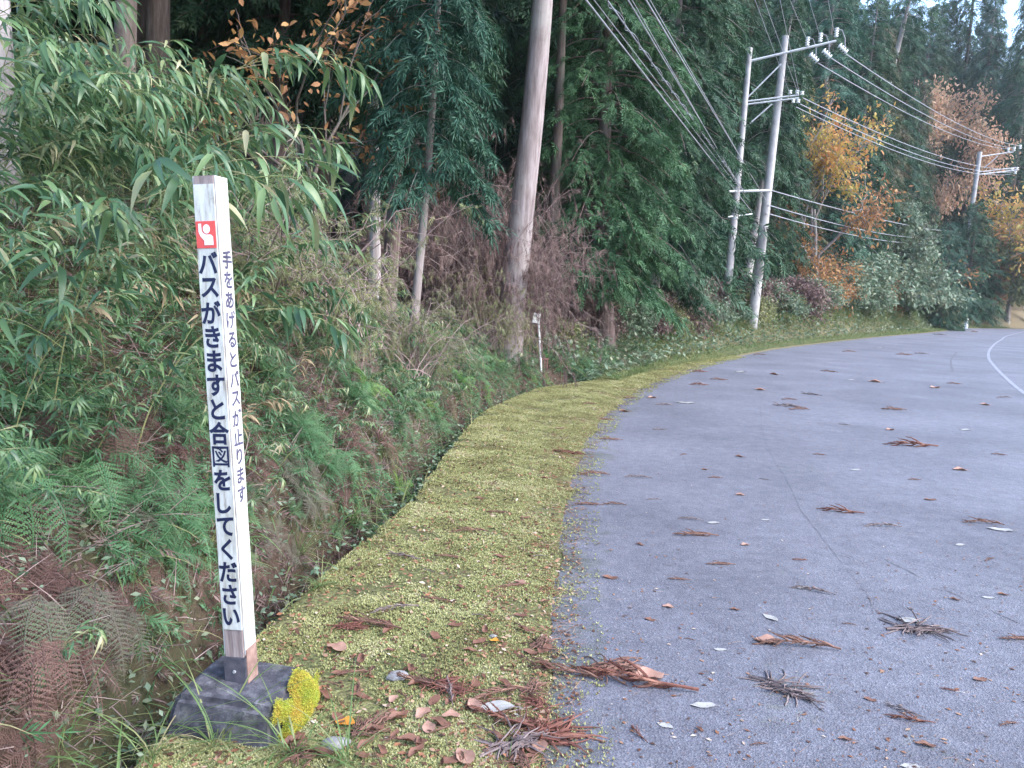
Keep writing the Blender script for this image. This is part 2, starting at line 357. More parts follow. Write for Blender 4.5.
def st2xy(s, t):
    s = np.asarray(s, float); t = np.asarray(t, float)
    x = np.interp(s, SL, CS[:, 0]); y = np.interp(s, SL, CS[:, 1])
    nx = np.interp(s, SL, NL[:, 0]); ny = np.interp(s, SL, NL[:, 1])
    return x + nx * t, y + ny * t
sub = slice(None, None, 4)
def xy2st(x, y):
    x = np.atleast_1d(np.asarray(x, float)); y = np.atleast_1d(np.asarray(y, float))
    P = CS[sub]; d2 = (x[:, None] - P[None, :, 0]) ** 2 + (y[:, None] - P[None, :, 1]) ** 2
    i = np.argmin(d2, 1); nn = NL[sub][i]; q = P[i]
    t = (x - q[:, 0]) * nn[:, 0] + (y - q[:, 1]) * nn[:, 1]
    return SL[sub][i], t
S0 = S_OF(0.0)
def kn(s, tab):
    a = np.array(tab, float); return np.interp(s - S0, a[:, 0], a[:, 1])
W_TAB = [(-20, 1.3), (2, 1.28), (3.4, 1.27), (5.4, 1.1), (7.5, 1.25), (9.4, 1.45), (12, 1.42), (13.6, .95), (15.5, .8), (20, .75), (24, .8), (200, 1.1)]
BH = [(-20, 2.0), (2, 2.0), (4, 2.05), (6, 1.95), (8, 1.6), (10, 1.25), (12, .95), (15, .65), (18, .6), (24, .9), (40, 1.5), (200, 2)]
BW = [(-20, 2.3), (4, 2.4), (8, 2.0), (12, 1.6), (20, 2.2), (28, 1.8), (200, 3)]
DD = [(-20, .34), (11, .34), (14.5, .16), (17, 0), (200, 0)]
def fbm(x, y, sc, seed=0):
    return (np.sin(x * sc * 1.3 + seed + 1.7 * np.sin(y * sc * .9 + seed)) + np.sin(y * sc * 1.7 + 2.1 * seed + 1.3 * np.sin(x * sc * 1.1)) + .5 * np.sin((x + y) * sc * 3.1 + seed)) / 2.5
def sstep(a, b, x):
    u = np.clip((x - a) / (b - a), 0, 1); return u * u * (3 - 2 * u)
def Hst(s, t, x, y):
    s = np.asarray(s, float); w = kn(s, W_TAB); tp = t - w
    z = .012 + .03 * sstep(0, .4, t) + .003 * fbm(x, y, 2.3) * sstep(0, .2, t) - .018 * (t < 0)
    dd = kn(s, DD)
    z = z - dd * sstep(0.0, .07, tp) * (1 - sstep(.16, .42, tp)) 
    bh = kn(s, BH); bw = kn(s, BW)
    u = np.clip((tp - .22) / bw, 0, 1)
    z = z + bh * (1 - (1 - u) ** 1.5)
    hill = np.interp(s - S0, [0, 20, 35, 60, 300], [.12, .12, .25, .5, .55])
    z = z + hill * np.clip(tp - 4, 0, 8) + np.interp(s - S0, [0, 20, 40, 300], [.42, .42, .95, 1.05]) * np.clip(tp - 12, 0, 90)
    z = z - sstep(86, 125, s - S0) * np.clip(tp - 14, 0, 90) * .6
    z = z + sstep(.3, 1.5, tp) * (.07 * fbm(x, y, 1.9, 3) + .04 * fbm(x, y, 5.3, 1)) + sstep(3, 10, tp) * .35 * fbm(x, y, .5, 5)
    return z, tp
def Hxy(x, y):
    s, t = xy2st(x, y); z, tp = Hst(s, t, np.atleast_1d(x), np.atleast_1d(y)); return z, tp, s
def H1(x, y): return float(Hxy(x, y)[0][0])
def hit(px, py, far=90):
    "first point of the terrain met by the ray through a pixel"
    d = ray(px, py); d = d / abs(d[1]); u = np.arange(1.2, far, .03)
    P = np.array([0, 0, CAMH]) + u[:, None] * d
    z = Hxy(P[:, 0], P[:, 1])[0]
    tt = xy2st(P[:, 0], P[:, 1])[1]; z = np.where(tt < 0, 0, z)
    k = np.argmax(P[:, 2] <= z)
    q = P[k] if P[k, 2] <= z[k] else P[-1]
    return np.array([q[0], q[1], max(z[k], 0)])
def stand(px, Y):
    x = colx(px, Y); return np.array([x, Y, H1(x, Y)])

def standr(px, Y, tmin=2.6):
    "like stand, but never nearer to the asphalt than tmin metres"
    for k in range(200):
        x = colx(px, Y)
        if xy2st(x, Y)[1][0] >= tmin: break
        Y += .5
    return stand(px, Y)
# ground sheets
def build_ground():
    # terrain left of the road
    rel = np.concatenate([np.arange(-10, 1, .5), np.arange(1, 14, .09), np.arange(14, 30, .35), np.arange(30, 80, 1.2), np.arange(80, SL[-1] - S0, 4)])
    s = rel + S0; s = s[(s >= 0) & (s <= SL[-1])]
    tt = np.concatenate([[-.35, -.12, -.02, .06, .15], np.linspace(.25, .9, 9), ])
    u2 = np.array([-.25, -.12, -.05, -.01, .02, .05, .08, .12, .18, .24, .3, .38, .46])
    u3 = np.concatenate([np.arange(.55, 4, .1), np.arange(4, 14, .5), np.arange(14, 100, 3)])
    rows = []; TP = []
    ns = len(s)
    w = kn(s, W_TAB)
    cols_t = [np.where(np.ones(ns), t_, 0) if t_ < .25 else .25 + (t_ - .25) / .65 * (w - .3 - .25) for t_ in tt] + [w + u for u in u2] + [w + u for u in u3]
    V = []; A = []
    for tc in cols_t:
        x, y = st2xy(s, tc); z, tp = Hst(s, tc, x, y); V.append(np.stack([x, y, z], 1)); A.append(tp)
    V = np.stack(V, 1); A = np.stack(A, 1); nc = V.shape[1]
    i = np.arange(ns - 1)[:, None] * nc; j = np.arange(nc - 1)[None]
    f = np.stack([i + j, i + nc + j, i + nc + j + 1, i + j + 1], 2).reshape(-1, 4)
    g = Geo(); g.add(V.reshape(-1, 3), f[:, ::1])
    o = g.build('verge_and_bank', M['ground'], smooth=True); tag(o, kind='structure')
    me = o.data
    a = me.attributes.new('tp', 'FLOAT', 'POINT'); a.data.foreach_set('value', A.ravel().astype(np.float32))
    fr = np.broadcast_to(sstep(13, 20, s - S0)[:, None] * (1 - sstep(2.5, 6, A)), A.shape)
    a = me.attributes.new('far', 'FLOAT', 'POINT'); a.data.foreach_set('value', (fr * .8).ravel().astype(np.float32))
    # asphalt: a strip fan right of the curve, then the wide lay-by
    gs = Geo(); s = np.concatenate([np.arange(-12, 2, .5), np.arange(2, 14, .15), np.arange(14, 40, .5), np.arange(40, SL[-1] - S0, 3)]) + S0
    s = s[(s >= 0) & (s <= SL[-1])]
    jag = .08 * fbm(s, s * 0, 3.1, 1) + .04 * fbm(s, s * 0, 7) + .035 * fbm(s, s * 0, 23, 2) + .012 * fbm(s, s * 0, 61, 2)
    outer = np.array([60.0, -40.0])
    cols = []
    for t_, fx in ((0, 1), (-.3, 1), (-.8, 1), (-1.6, 0), (-3.0, 0)):
        x, y = st2xy(s, t_ + jag * fx); cols.append(np.stack([x, y, 0 * x], 1))
    for k, fr_ in enumerate((.3, 1.0)):
        last = cols[4]; cols.append(np.concatenate([last[:, :2] + (outer - last[:, :2]) * fr_ * np.array([1.0, 1.0]), 0 * s[:, None]], 1))
    V = np.stack(cols, 1); nc = V.shape[1]; ns = len(s)
    i = np.arange(ns - 1)[:, None] * nc; j = np.arange(nc - 1)[None]
    f = np.stack([i + j, i + j + 1, i + nc + j + 1, i + nc + j], 2).reshape(-1, 4)
    gs.add(V.reshape(-1, 3), f); o = gs.build('road', M['asphalt']); tag(o, kind='structure')
    a = o.data.attributes.new('edge', 'FLOAT', 'POINT')
    ev = np.tile([0, .3, .8, 1.6, 3.0, 20, 40], (ns, 1)); a.data.foreach_set('value', ev.ravel().astype(np.float32))
    # everything else to the horizon
    g = Geo(); b = 410; g.add([[-b, -b, -.06 - .4], [b, -b, -.46], [b, b, -.46], [-b, b, -.46]], np.array([[0, 1, 2, 3]]))
    tag(g.build('ground', M['ground']), kind='structure')
build_ground()

def ribbon(g, P, wd, z):
    P = np.asarray(P)[:, :2]; t = unit(np.gradient(P, axis=0)); n = np.stack([-t[:, 1], t[:, 0]], 1)
    wd = np.broadcast_to(wd, (len(P),))[:, None]
    a = P + n * wd / 2; b = P - n * wd / 2; k = len(P)
    V = np.concatenate([np.c_[a, np.full(k, z)], np.c_[b, np.full(k, z)]])
    i = np.arange(k - 1); g.add(V, np.stack([i, i + 1, i + 1 + k, i + k], 1)[:, ::-1])
P = resample(np.array([gnd(*p)[:2] for p in [(1075, 425), (1024, 393), (1008, 380), (995, 367), (988.5, 357), (991, 348), (1001, 340), (1018, 333), (1060, 324)]]), .4)
g = Geo(); ribbon(g, P, .09, .004); tag(g.build('road_marking', M['paint_line']), kind='structure')
# asphalt seam / crack
m_, nt_, p_, o_ = newmat('crack_fill'); n_ = noise_tex(nt_, 30, 4, .7, True); r_ = ramp(nt_, [(.4, (.075, .075, .08)), (.6, (.125, .125, .15))]); L(nt_, n_.outputs[0], r_.inputs[0]); L(nt_, r_.outputs[0], p_.inputs[0]); p_.inputs['Roughness'].default_value = .9
P = resample(np.array([gnd(*p)[:2] for p in [(762, 398), (763, 425), (772, 450), (790, 480), (806, 510), (830, 540), (850, 565), (872, 592), (880, 612)]]), .06)
P = P + rng.normal(0, .006, P.shape).cumsum(0) * .4
g = Geo(); ribbon(g, P, np.abs(rng.normal(.0015, .0022, len(P))) + .0006, .004)
P2 = resample(np.array([gnd(*p)[:2] for p in [(953, 372), (951, 360), (957, 352)]]), .2); ribbon(g, P2, .05, .004)
P3 = resample(np.array([gnd(*p)[:2] for p in [(886, 560), (950, 592), (1024, 625)]]), .05); P3 = P3 + rng.normal(0, .006, P3.shape); ribbon(g, P3, np.abs(rng.normal(.004, .003, len(P3))) + .001, .004)
tag(g.build('road_crack', m_), kind='structure')

# ------------------------------------------------------------------ leaf templates (along +Y, normal +Z, unit length)
def strip_leaf(n=4, width=.12, droop=.3, fold=.15, peak=.35, tip=1.0):
    u = np.linspace(0, 1, n + 1); wv = width / 2 * np.clip(np.sin(np.pi * np.clip(u, 0, 1) ** (math.log(.5) / math.log(peak))), 0, 1)
    wv[0] = width * .06; wv[-1] = width * .01
    y = u - droop * .25 * u ** 2; z = -droop * u ** 2
    mid = np.stack([0 * u, y, z], 1); lf = np.stack([-wv, y, z + fold * wv], 1); rt = np.stack([wv, y, z + fold * wv], 1)
    V = np.concatenate([lf, mid, rt]); k = n + 1; i = np.arange(n)
    F_ = np.concatenate([np.stack([i, i + k, i + k + 1, i + 1], 1), np.stack([i + k, i + 2 * k, i + 2 * k + 1, i + k + 1], 1)])
    return V, F_
def diamond(width=.2, zt=0.0):
    V = np.array([[0, 0, 0], [width / 2, .45, .02], [0, 1, zt], [-width / 2, .45, .02]]); return V, np.array([[0, 1, 2, 3]])
def merge(tpls):
    V = []; F_ = []; n = 0
    for v, f in tpls: V.append(v); F_.append(f + n); n += len(v)
    return np.concatenate(V), np.concatenate(F_)
def xf(tpl, M_, o=(0, 0, 0), s=1): return (tpl[0] * s) @ np.array(M_).T + np.array(o), tpl[1]
def spray(nb=5, width=.17, droop=.35, seed=0, spread=.9, bl=.5):
    "flat drooping conifer spray: side blades off a bent axis"
    r_ = np.random.default_rng(seed); out = []
    for k in range(nb):
        u = (k + .3) / nb
        for sd in (-1, 1):
            a = sd * (spread + r_.normal(0, .12)); ln = bl * (1 - u * .55) * r_.uniform(.75, 1.2)
            d = np.array([[math.sin(a), math.cos(a), -droop * (.5 + u) + r_.normal(0, .1)]])
            M_ = frames(d, roll=r_.normal(0, .4))[0] * ln
            out.append(xf(diamond(width / bl * .9), M_, (0, u * .8, -droop * u * u)))
    d = np.array([[0, 1, -droop * 1.6]]); out.append(xf(diamond(width), frames(d)[0] * .45, (0, .75, -droop * .55)))
    out.append(xf(diamond(.06), frames(np.array([[0, 1, -droop * .5]]))[0] * .9))
    return merge(out)
SPRAYS = [spray(6, .12, .45, i, .85, .42) for i in range(3)] + [spray(7, .09, .8, 9, .7, .4)]
SPRAY_FINE = [spray(7, .085, .5, i + 20, .8, .42) for i in range(3)]

def merge_mesh_trees(): pass

def conifer(name, height, base, rad, nb, seed, droop=.25, leaf='conifer', bark='bark_brown', r0=.16, spr=14, size=.5, fine=False, lean=(0, 0), top_pow=.8, branch=True, side=None, tk=1.0):
    """trunk + crown, returned as an Empty with two parts"""
    r_ = np.random.default_rng(seed); root = empty(name)
    n = 14; z = np.linspace(-.6, height, n); path = np.stack([lean[0] * z + .04 * np.sin(z * .7 + seed), lean[1] * z + .04 * np.cos(z * .6 + seed), z], 1)
    rad_t = r0 * (1 - .93 * np.clip(z / height, 0, 1) ** 1.05); rad_t[0] *= 1.3; rad_t[1] *= 1.1
    gt = Geo(); tube(gt, path, rad_t, 12)
    gc = Geo(); tp = SPRAY_FINE if fine else SPRAYS
    O = []; D = []; S_ = []
    for b in range(nb):
        h = base + (height - base) * (1 - (1 - (b + r_.random()) / nb) ** 1.15)
        fr = (h - base) / (height - base)
        Lb = rad * (1 - fr) ** top_pow * r_.uniform(.65, 1.15) * (.75 + .25 * min(1, fr * 6)) + .25
        az = b * 2.39996 + r_.normal(0, .3)
        if side is not None and r_.random() < .6: az = side + r_.normal(0, .8)
        u = np.linspace(0, 1, 6); up = r_.uniform(.05, .35) * (.4 + fr)
        ax = np.interp(h, z, path[:, 0]); ay = np.interp(h, z, path[:, 1])
        px_ = ax + np.cos(az) * Lb * u; py_ = ay + np.sin(az) * Lb * u; pz_ = h + Lb * (up * u - droop * 1.3 * u ** 2)
        bp = np.stack([px_, py_, pz_], 1)
        if branch: tube(gt, bp, np.linspace(.018, .004, 6) * (.45 if fine else 1) * tk * (.5 + Lb / 3), 4)
        k = max(4, int(spr * Lb / rad * 1.1)); uu = r_.uniform(.18, 1.0, k) ** .8
        o = np.stack([np.interp(uu, u, bp[:, q]) for q in range(3)], 1)
        sd = r_.choice([-1, 1], k) * r_.uniform(.2, 1.2, k)
        a2 = az + sd; dz = -droop * r_.uniform(.3, 1.9, k)
        o += np.stack([-np.sin(az) * np.sign(sd), np.cos(az) * np.sign(sd), -.6 * np.ones(k)], 1) * (r_.uniform(0, .16, k) * Lb)[:, None]
        O.append(o); D.append(np.stack([np.cos(a2), np.sin(a2), dz], 1)); S_.append(size * r_.uniform(.65, 1.25, k) * (.7 + .3 * (1 - fr)))
    O = np.concatenate(O); D = np.concatenate(D); S_ = np.concatenate(S_)
    ty = r_.integers(0, len(tp), len(O)); FR = frames(D, roll=r_.normal(0, .5, len(O))) * S_[:, None, None]
    for q in range(len(tp)): gc.inst(tp[q], FR[ty == q], O[ty == q])
    gt.build('trunk', M[bark], root, True); gc.build('crown', M[leaf], root)
    return Proto(root)

def limbs(g, r_, p, d, ln, rad, depth, tips, spread=.7, grav=-.05, sides=5, seg=4, segf=.62):
    pts = [p]; q = np.array(p, float); dd = np.array(d, float)
    for k in range(seg):
        dd = dd + r_.normal(0, .13, 3) + np.array([0, 0, grav * .3]); dd /= np.linalg.norm(dd); q = q + dd * ln / seg; pts.append(q.copy())
    tube(g, pts, np.linspace(rad, rad * .6, len(pts)), sides)
    if depth == 0: tips.append((np.array(pts), dd)); return
    nb = r_.integers(2, 5)
    for k in range(nb):
        t = pts[r_.integers(max(1, seg - 2), seg + 1)]
        a = r_.normal(0, 1, 3); a -= a.dot(dd) * dd; a /= np.linalg.norm(a) + 1e-9
        nd = dd + a * spread * r_.uniform(.5, 1.2); nd[2] += grav; nd /= np.linalg.norm(nd)
        limbs(g, r_, t, nd, ln * r_.uniform(.6, .85), rad * segf, depth - 1, tips, spread, grav, max(3, sides - 1), seg, segf)
    if depth <= 2: tips.append((np.array(pts), dd))

LEAF_OVAL = strip_leaf(3, .42, .3, .15, .5)
def broadleaf(name, height, seed, leaf, bark='bark_grey', r0=.1, depth=4, per=14, size=.13, trunk_h=.35, spread=.8, spreadr=.35, lean=(0, 0), stems=1, crownname='crown', trunkname='trunk', grav=-.04, droopl=-.3):
    r_ = np.random.default_rng(seed); root = empty(name); gt = Geo(); tips = []
    for k in range(stems):
        a = r_.uniform(0, 6.28); off = np.array([math.cos(a), math.sin(a), 0]) * (.15 if stems > 1 else 0) * r_.random() * 3
        d = np.array([lean[0] + (r_.normal(0, .35) if stems > 1 else 0), lean[1] + (r_.normal(0, .35) if stems > 1 else 0), 1.0]); d /= np.linalg.norm(d)
        limbs(gt, r_, off + np.array([0, 0, -.15]), d, height * trunk_h, r0 * (1 if stems == 1 else r_.uniform(.6, 1)), depth, tips, spread, grav)
    gt.build(trunkname, M[bark], root, True)
    O = []; D = []
    for pts, dd in tips:
        u = r_.uniform(0, len(pts) - 1.001, per); i = u.astype(int); fr = (u - i)[:, None]
        O.append(pts[i] * (1 - fr) + pts[i + 1] * fr + r_.normal(0, spreadr * .5, (per, 3)) * np.array([1, 1, .6]))
        D.append(dd + r_.normal(0, .8, (per, 3)) + np.array([0, 0, droopl]))
    O = np.concatenate(O); D = np.concatenate(D); Nn = len(O)
    gc = Geo(); gc.inst(LEAF_OVAL, frames(D, roll=r_.normal(0, .9, Nn)) * (size * r_.uniform(.6, 1.3, Nn))[:, None, None], O)
    gc.build(crownname, M[leaf], root); return Proto(root)

exec_parts = []
# ------------------------------------------------------------------ forest
def trunk_to(px0, py_top, pxt, Y, z0=None):
    "lean (dx/dz) so that the trunk standing at column px0 passes the pixel (pxt, py_top)"
    b = stand(px0, Y); t = at(pxt, py_top, Y); return b, (t[0] - b[0]) / max(t[2] - b[2], .1)

F_GROUP = 'conifers of the roadside wood'
def named(proto, loc, label, cat='tree', rz=0, sc=1, group=F_GROUP, name=None, tilt=(0, 0)):
    o = proto.put(loc, rz, sc, tilt); tag(o, label, cat, group)
    if name: o.name = name
    return o

# one-off trees near enough to be told apart
b, ln = trunk_to(511, 0, 541, 13.0)
named(conifer('tall_conifer', 19, 9.5, 2.6, 80, 11, .3, bark='bark_mauve', r0=.225, lean=(ln, 0), size=.8, spr=18), b, 'thick pale smooth trunk rising out of the frame behind the brown brush')
b, ln = trunk_to(413, 60, 432, 9.4)
named(conifer('hinoki_tree', 9, 2.2, .62, 150, 12, .5, bark='bark_grey', r0=.06, lean=(ln, 0), size=.34, fine=True, spr=26, leaf='conifer_blue'), b, 'slim hinoki with pinkish trunk and feathery drooping sprays left of the thick pale trunk')
b, ln = trunk_to(385, 100, 398, 10.5)
named(conifer('hinoki_tree', 12, 2.9, .7, 150, 13, .45, bark='bark_brown', r0=.11, lean=(ln, 0), size=.4, fine=True, spr=24), b, 'reddish brown trunk close behind the slim hinoki with feathery sprays')
b, ln = trunk_to(372, 120, 376, 12)
named(conifer('hinoki_tree', 13, 3.6, .8, 120, 14, .4, bark='bark_pale', r0=.09, lean=(ln, 0), size=.48, spr=22), b, 'pale slender trunk just left of the reddish brown trunk')
b, ln = trunk_to(608, 120, 606, 17.5)
named(conifer('cedar_tree', 17, 1.7, 2.0, 350, 15, .42, bark='bark_brown', r0=.18, size=.34, spr=56, top_pow=.6, leaf='conifer_bright', lean=(ln, 0)), b, 'bright green cedar with foliage down to near the ground right of the thick pale trunk')
b, ln = trunk_to(652, 120, 668, 21)
named(conifer('cedar_tree', 18, 1.5, 1.95, 360, 16, .45, bark='bark_grey', r0=.2, size=.36, spr=54, top_pow=.6, leaf='conifer', lean=(ln, 0)), b, 'dark drooping cedar between the bright green cedar and the utility poles')
b, ln = trunk_to(691, 160, 711, 34)
named(conifer('cedar_tree', 19, 4.6, 1.5, 250, 17, .45, bark='bark_grey', r0=.24, size=.5, spr=30, leaf='conifer_brown', lean=(ln, 0)), b, 'cedar with bare grey lower trunk just left of the utility poles')
b, ln = trunk_to(546, 190, 553, 16.5)
named(conifer('cedar_tree', 16, 7.5, 1.6, 80, 18, .4, bark='bark_dark', r0=.13, size=.6, spr=14, lean=(ln, 0)), b, 'rough brown trunk immediately right of the thick pale trunk')
b, ln = trunk_to(742, 150, 768, 33)
named(conifer('bare_trunk_tree', 14, 5.4, 1.3, 140, 19, .4, bark='bark_pale', r0=.2, size=.7, spr=12, lean=(ln, 0)), b, 'pale straight trunk seen between the two utility poles')
b, ln = trunk_to(850, 75, 868, 62)
named(conifer('bare_trunk_tree', 28, 19, 2.6, 90, 20, .4, bark='bark_pale', r0=.45, size=.8, spr=14, lean=(.16, 0)), stand(836, 62), 'leaning pale trunk high on the slope above the yellow maple')
b = np.array([*st2xy(S_OF(3.6), kn(S_OF(3.6), W_TAB) + 2.2), 0]);
b = stand(-2, 4.6)
named(conifer('bare_trunk_tree', 14, 6, 1.9, 50, 21, .35, bark='bark_pale', r0=.11, size=.6, spr=12, lean=(.02, 0)), b, 'pale trunk cut by the left edge of the photo above the bamboo')
b = stand(128, 7.5)
named(conifer('hinoki_tree', 13, 4.2, 1.9, 120, 22, .35, bark='bark_dark', r0=.11, size=.5, spr=14, lean=(.03, 0)), b, 'brown trunk behind the bamboo at the upper left')

# far and filling conifers: five kinds, copied
kinds = [conifer('cedar_tree', 18, 5.5, 2.5, 150, 31, .4, size=.7, spr=24, r0=.19, bark='bark_brown'),
         conifer('cedar_tree', 20, 7.5, 2.5, 140, 32, .4, size=.72, spr=24, r0=.2, bark='bark_dark'),
         conifer('cedar_tree', 17, 1.6, 2.7, 210, 33, .45, size=.7, spr=26, r0=.2, bark='bark_grey'),
         conifer('hinoki_tree', 16, 1.2, 2.4, 210, 34, .4, size=.62, spr=26, r0=.18, leaf='conifer_blue', bark='bark_grey'),
         conifer('cedar_tree', 15, .8, 2.3, 210, 35, .5, size=.62, spr=26, r0=.18, leaf='conifer_brown', bark='bark_grey')]
placed = []
def free(x, y, rmin):
    for (a, b_, r_) in placed:
        if (a - x) ** 2 + (b_ - y) ** 2 < max(rmin, r_) ** 2: return False
    return True
for o in list(COL.objects):
    if o.parent is None and o.get('group') == F_GROUP: placed.append((o.location.x, o.location.y, 1.5))
rf = np.random.default_rng(5)
def depth_word(d): return 'near' if d < 14 else ('middle-distance' if d < 30 else 'far')
nfill = 0
cands = []
for rel in np.arange(-6, 120, 1.0):
    for tpp in np.arange(3.2, 46, 1.0):
        cands.append((rel + rf.uniform(-.5, .5), tpp + rf.uniform(-.5, .5)))
rf.shuffle(cands)
cands.sort(key=lambda c: c[1] + .0 * c[0])
LAB = {0: 'brown-barked cedar', 1: 'dark tall cedar', 2: 'dark green cedar with low branches', 3: 'bluish green hinoki with low branches', 4: 'browning cedar with low branches'}
cnt = {}
for rel, tpp in cands:
    if nfill >= 285: break
    s = rel + S0; t = tpp + kn(s, W_TAB)
    if s > SL[-1] - 1 or s < 0: continue
    x, y = st2xy(s, t); x = float(x); y = float(y)
    if y < -7: continue
    pxx = CX + F * x / max(y, .1)
    if y > 1 and (pxx < -160 or pxx > 1100): continue
    if pxx < 560 and tpp > 16: continue
    if pxx < 740 and tpp > 20: continue
    if 560 < pxx < 720 and y < 21: continue
    if 868 < pxx < 905 and tpp < 6: continue
    if 893 <= pxx < 990 and y < 93: continue
    if rel < 0 and tpp > 9: continue
    if y <= 1: continue
    dist = math.hypot(x, y)
    gap = 2.1 if dist < 20 else (2.8 if dist < 40 else 3.8)
    front = 5.2 if rel < 14 else (3.4 if rel < 30 else 3.4)
    if tpp < front: continue
    # keep the pole group, the brush and the autumn trees open
    if 690 < pxx < 880 and y < 36 and y > 10: continue
    if 330 < pxx < 600 and y < 12: continue
    if 430 < pxx < 520 and y < 22: continue
    if y > 62 and pxx > 985: continue
    if not free(x, y, gap): continue
    if rel < 24: k = rf.choice([0, 1, 1, 0]) if tpp < 22 else rf.choice([2, 3, 4, 2])
    elif tpp < 9: k = rf.choice([2, 3, 4, 2, 0])
    else: k = rf.choice([0, 2, 3, 4, 2])
    if 640 < pxx < 740 and tpp < 14: k = 2
    placed.append((x, y, 1.0)); nfill += 1
    scl = rf.uniform(.8, 1.15)
    if 790 < pxx: scl *= rf.uniform(1.15, 1.45)
    o = kinds[k].put((x, y, H1(x, y) - .1), rf.uniform(0, 6.28), (scl * rf.uniform(.9, 1.1), scl * rf.uniform(.9, 1.1), scl), (rf.normal(0, .025), rf.normal(0, .02) + .03))
    zone = 'behind the bamboo' if pxx < 330 else ('in the dark wood behind the brown brush' if pxx < 600 else ('behind the bright green cedar' if pxx < 720 else ('on the slope behind the utility poles' if pxx < 860 else 'on the far slope right of the yellow maple')))
    tag(o, f'{LAB[k]} {zone}', 'tree', F_GROUP + ' ' + zone)
print('fill trees', nfill)

named(kinds[2], stand(1000, 84), 'tall thin cedar against the bright sky at the upper right', sc=(1.6, 1.6, 2.1))
named(kinds[0], stand(1003, 92), 'tallest cedar cut by the top right corner against the sky', sc=(1.5, 1.5, 2.2))
named(kinds[3], stand(962, 98), 'dark hinoki left of the thin cedar against the sky', sc=(1.6, 1.6, 2.1))
named(kinds[4], stand(1035, 100), 'cedar at the right edge reaching into the bright sky', sc=(1.1, 1.1, 1.5))
named(kinds[1], stand(940, 104), 'dark cedar closing the gap left of the bright sky', sc=(1.7, 1.7, 2.3))
named(kinds[2], stand(1018, 108), 'hazy cedar low behind the golden tree at the right edge', sc=(1.5, 1.5, 1.9))
# far-off hillside wood, one mass
gF = Geo(); r_ = np.random.default_rng(77); O = []; D = []; S_ = []
for rel in np.arange(-6, 150, 3.2):
    for tpp in np.arange(30, 78, 3.4):
        s = rel + S0 + r_.uniform(-1, 1); 
        if s > SL[-1]: continue
        x, y = st2xy(s, tpp + r_.uniform(-1, 1)); 
        pxx = CX + F * x / max(y, .1)
        if y < 2 or pxx < -100 or pxx > 975 - max(0, (y - 70) * .4): continue
        z0 = H1(x, y); k = 150; h = r_.uniform(0, 1, k) ** .8; hh = r_.uniform(11, 16) * (1.45 if rel > 40 else 1); rr = 2.6 * (1 - h) ** .8 + .2; a = r_.uniform(0, 6.28, k)
        O.append(np.stack([x + rr * np.cos(a), y + rr * np.sin(a), z0 + h * hh], 1)); D.append(np.stack([np.cos(a), np.sin(a), -.5 + 0 * a], 1)); S_.append(r_.uniform(.9, 1.6, k))
O = np.concatenate(O); D = np.concatenate(D); S_ = np.concatenate(S_)
gF.inst(SPRAYS[0], frames(D) * S_[:, None, None], O)
tag(gF.build('distant_wood', M['conifer_blue']), 'dense dark conifer wood covering the hillside behind all other trees', 'wood', kind='stuff')

# ------------------------------------------------------------------ broadleaf trees and shrubs
def upY(px, zz):
    for Y in np.arange(35, 90, .5):
        if stand(px, Y)[2] >= zz: return Y
    return 60
named(conifer('cedar_tree', 7.0, .3, 2.1, 150, 55, .35, size=.6, spr=20, leaf='conifer_bright', bark='bark_dark'), standr(888, 47, 3.5), 'young bright green conifer on the slope between the leaning trunk and the dark round conifer')
named(conifer('cedar_tree', 9.0, .3, 2.3, 170, 56, .35, size=.6, spr=20, leaf='conifer_blue', bark='bark_dark'), standr(856, 41, 5.5), 'dark bluish young conifer right behind the yellow maple', sc=1.45)
AG = 'autumn trees along the road'
named(broadleaf('maple_tree', 9.5, 141, 'yellow_leaf', r0=.12, depth=5, per=12, size=.16, spread=.55, spreadr=.38, grav=-.05, trunk_h=.3), standr(812, 31, 3.2), 'yellow and orange maple right of the utility poles', sc=(1.35, 1.35, 1.8), group=AG)
named(broadleaf('maple_tree', 5.2, 42, 'rust_leaf', r0=.08, depth=4, per=22, size=.15, spread=.9, spreadr=.5), standr(816, 30, 2.6), 'rust orange maple hanging low under the yellow maple', sc=1.6, group=AG)
named(broadleaf('maple_tree', 10.5, 43, 'orange_leaf', r0=.2, depth=4, per=60, size=.34, trunk_h=.55, spread=.6, spreadr=1.3), stand(914, 88), 'salmon orange tree high on the slope above the far utility pole', sc=(1.05, 1.05, 1.5), group=AG)
named(broadleaf('broadleaf_tree', 7, 44, 'yellow_leaf', r0=.12, depth=4, per=26, size=.2, spread=.9, spreadr=.8), standr(1010, 68, 1.5), 'golden sunlit tree at the far right bend of the road', sc=2.3, group=AG)
named(broadleaf('broadleaf_tree', 6, 45, 'orange_leaf', r0=.12, depth=4, per=26, size=.32, spread=.9, spreadr=.8), standr(1030, 70, 1.5), 'orange tree at the right edge of the photo beyond the bend', sc=1.9, group=AG)
named(broadleaf('broadleaf_tree', 8, 46, 'pale_leaf', r0=.14, depth=5, per=22, size=.3, spread=.9, spreadr=.9), standr(994, 68, 2.0), 'pale yellow green tree beside the golden tree at the bend', sc=1.5, group=AG)
named(broadleaf('broadleaf_tree', 6, 47, 'shrub_leaf', r0=.1, depth=5, per=20, size=.2, spread=.8, spreadr=.7), stand(912, 54), 'thin pale leaved tree below the salmon orange tree', group=AG)
named(broadleaf('broadleaf_tree', 6.5, 48, 'shrub_leaf', r0=.12, depth=5, per=26, size=.2, spread=.9, spreadr=.6), standr(866, 38, 4), 'dull green bushy tree below the leaning pale trunk', sc=1.35, group=AG)
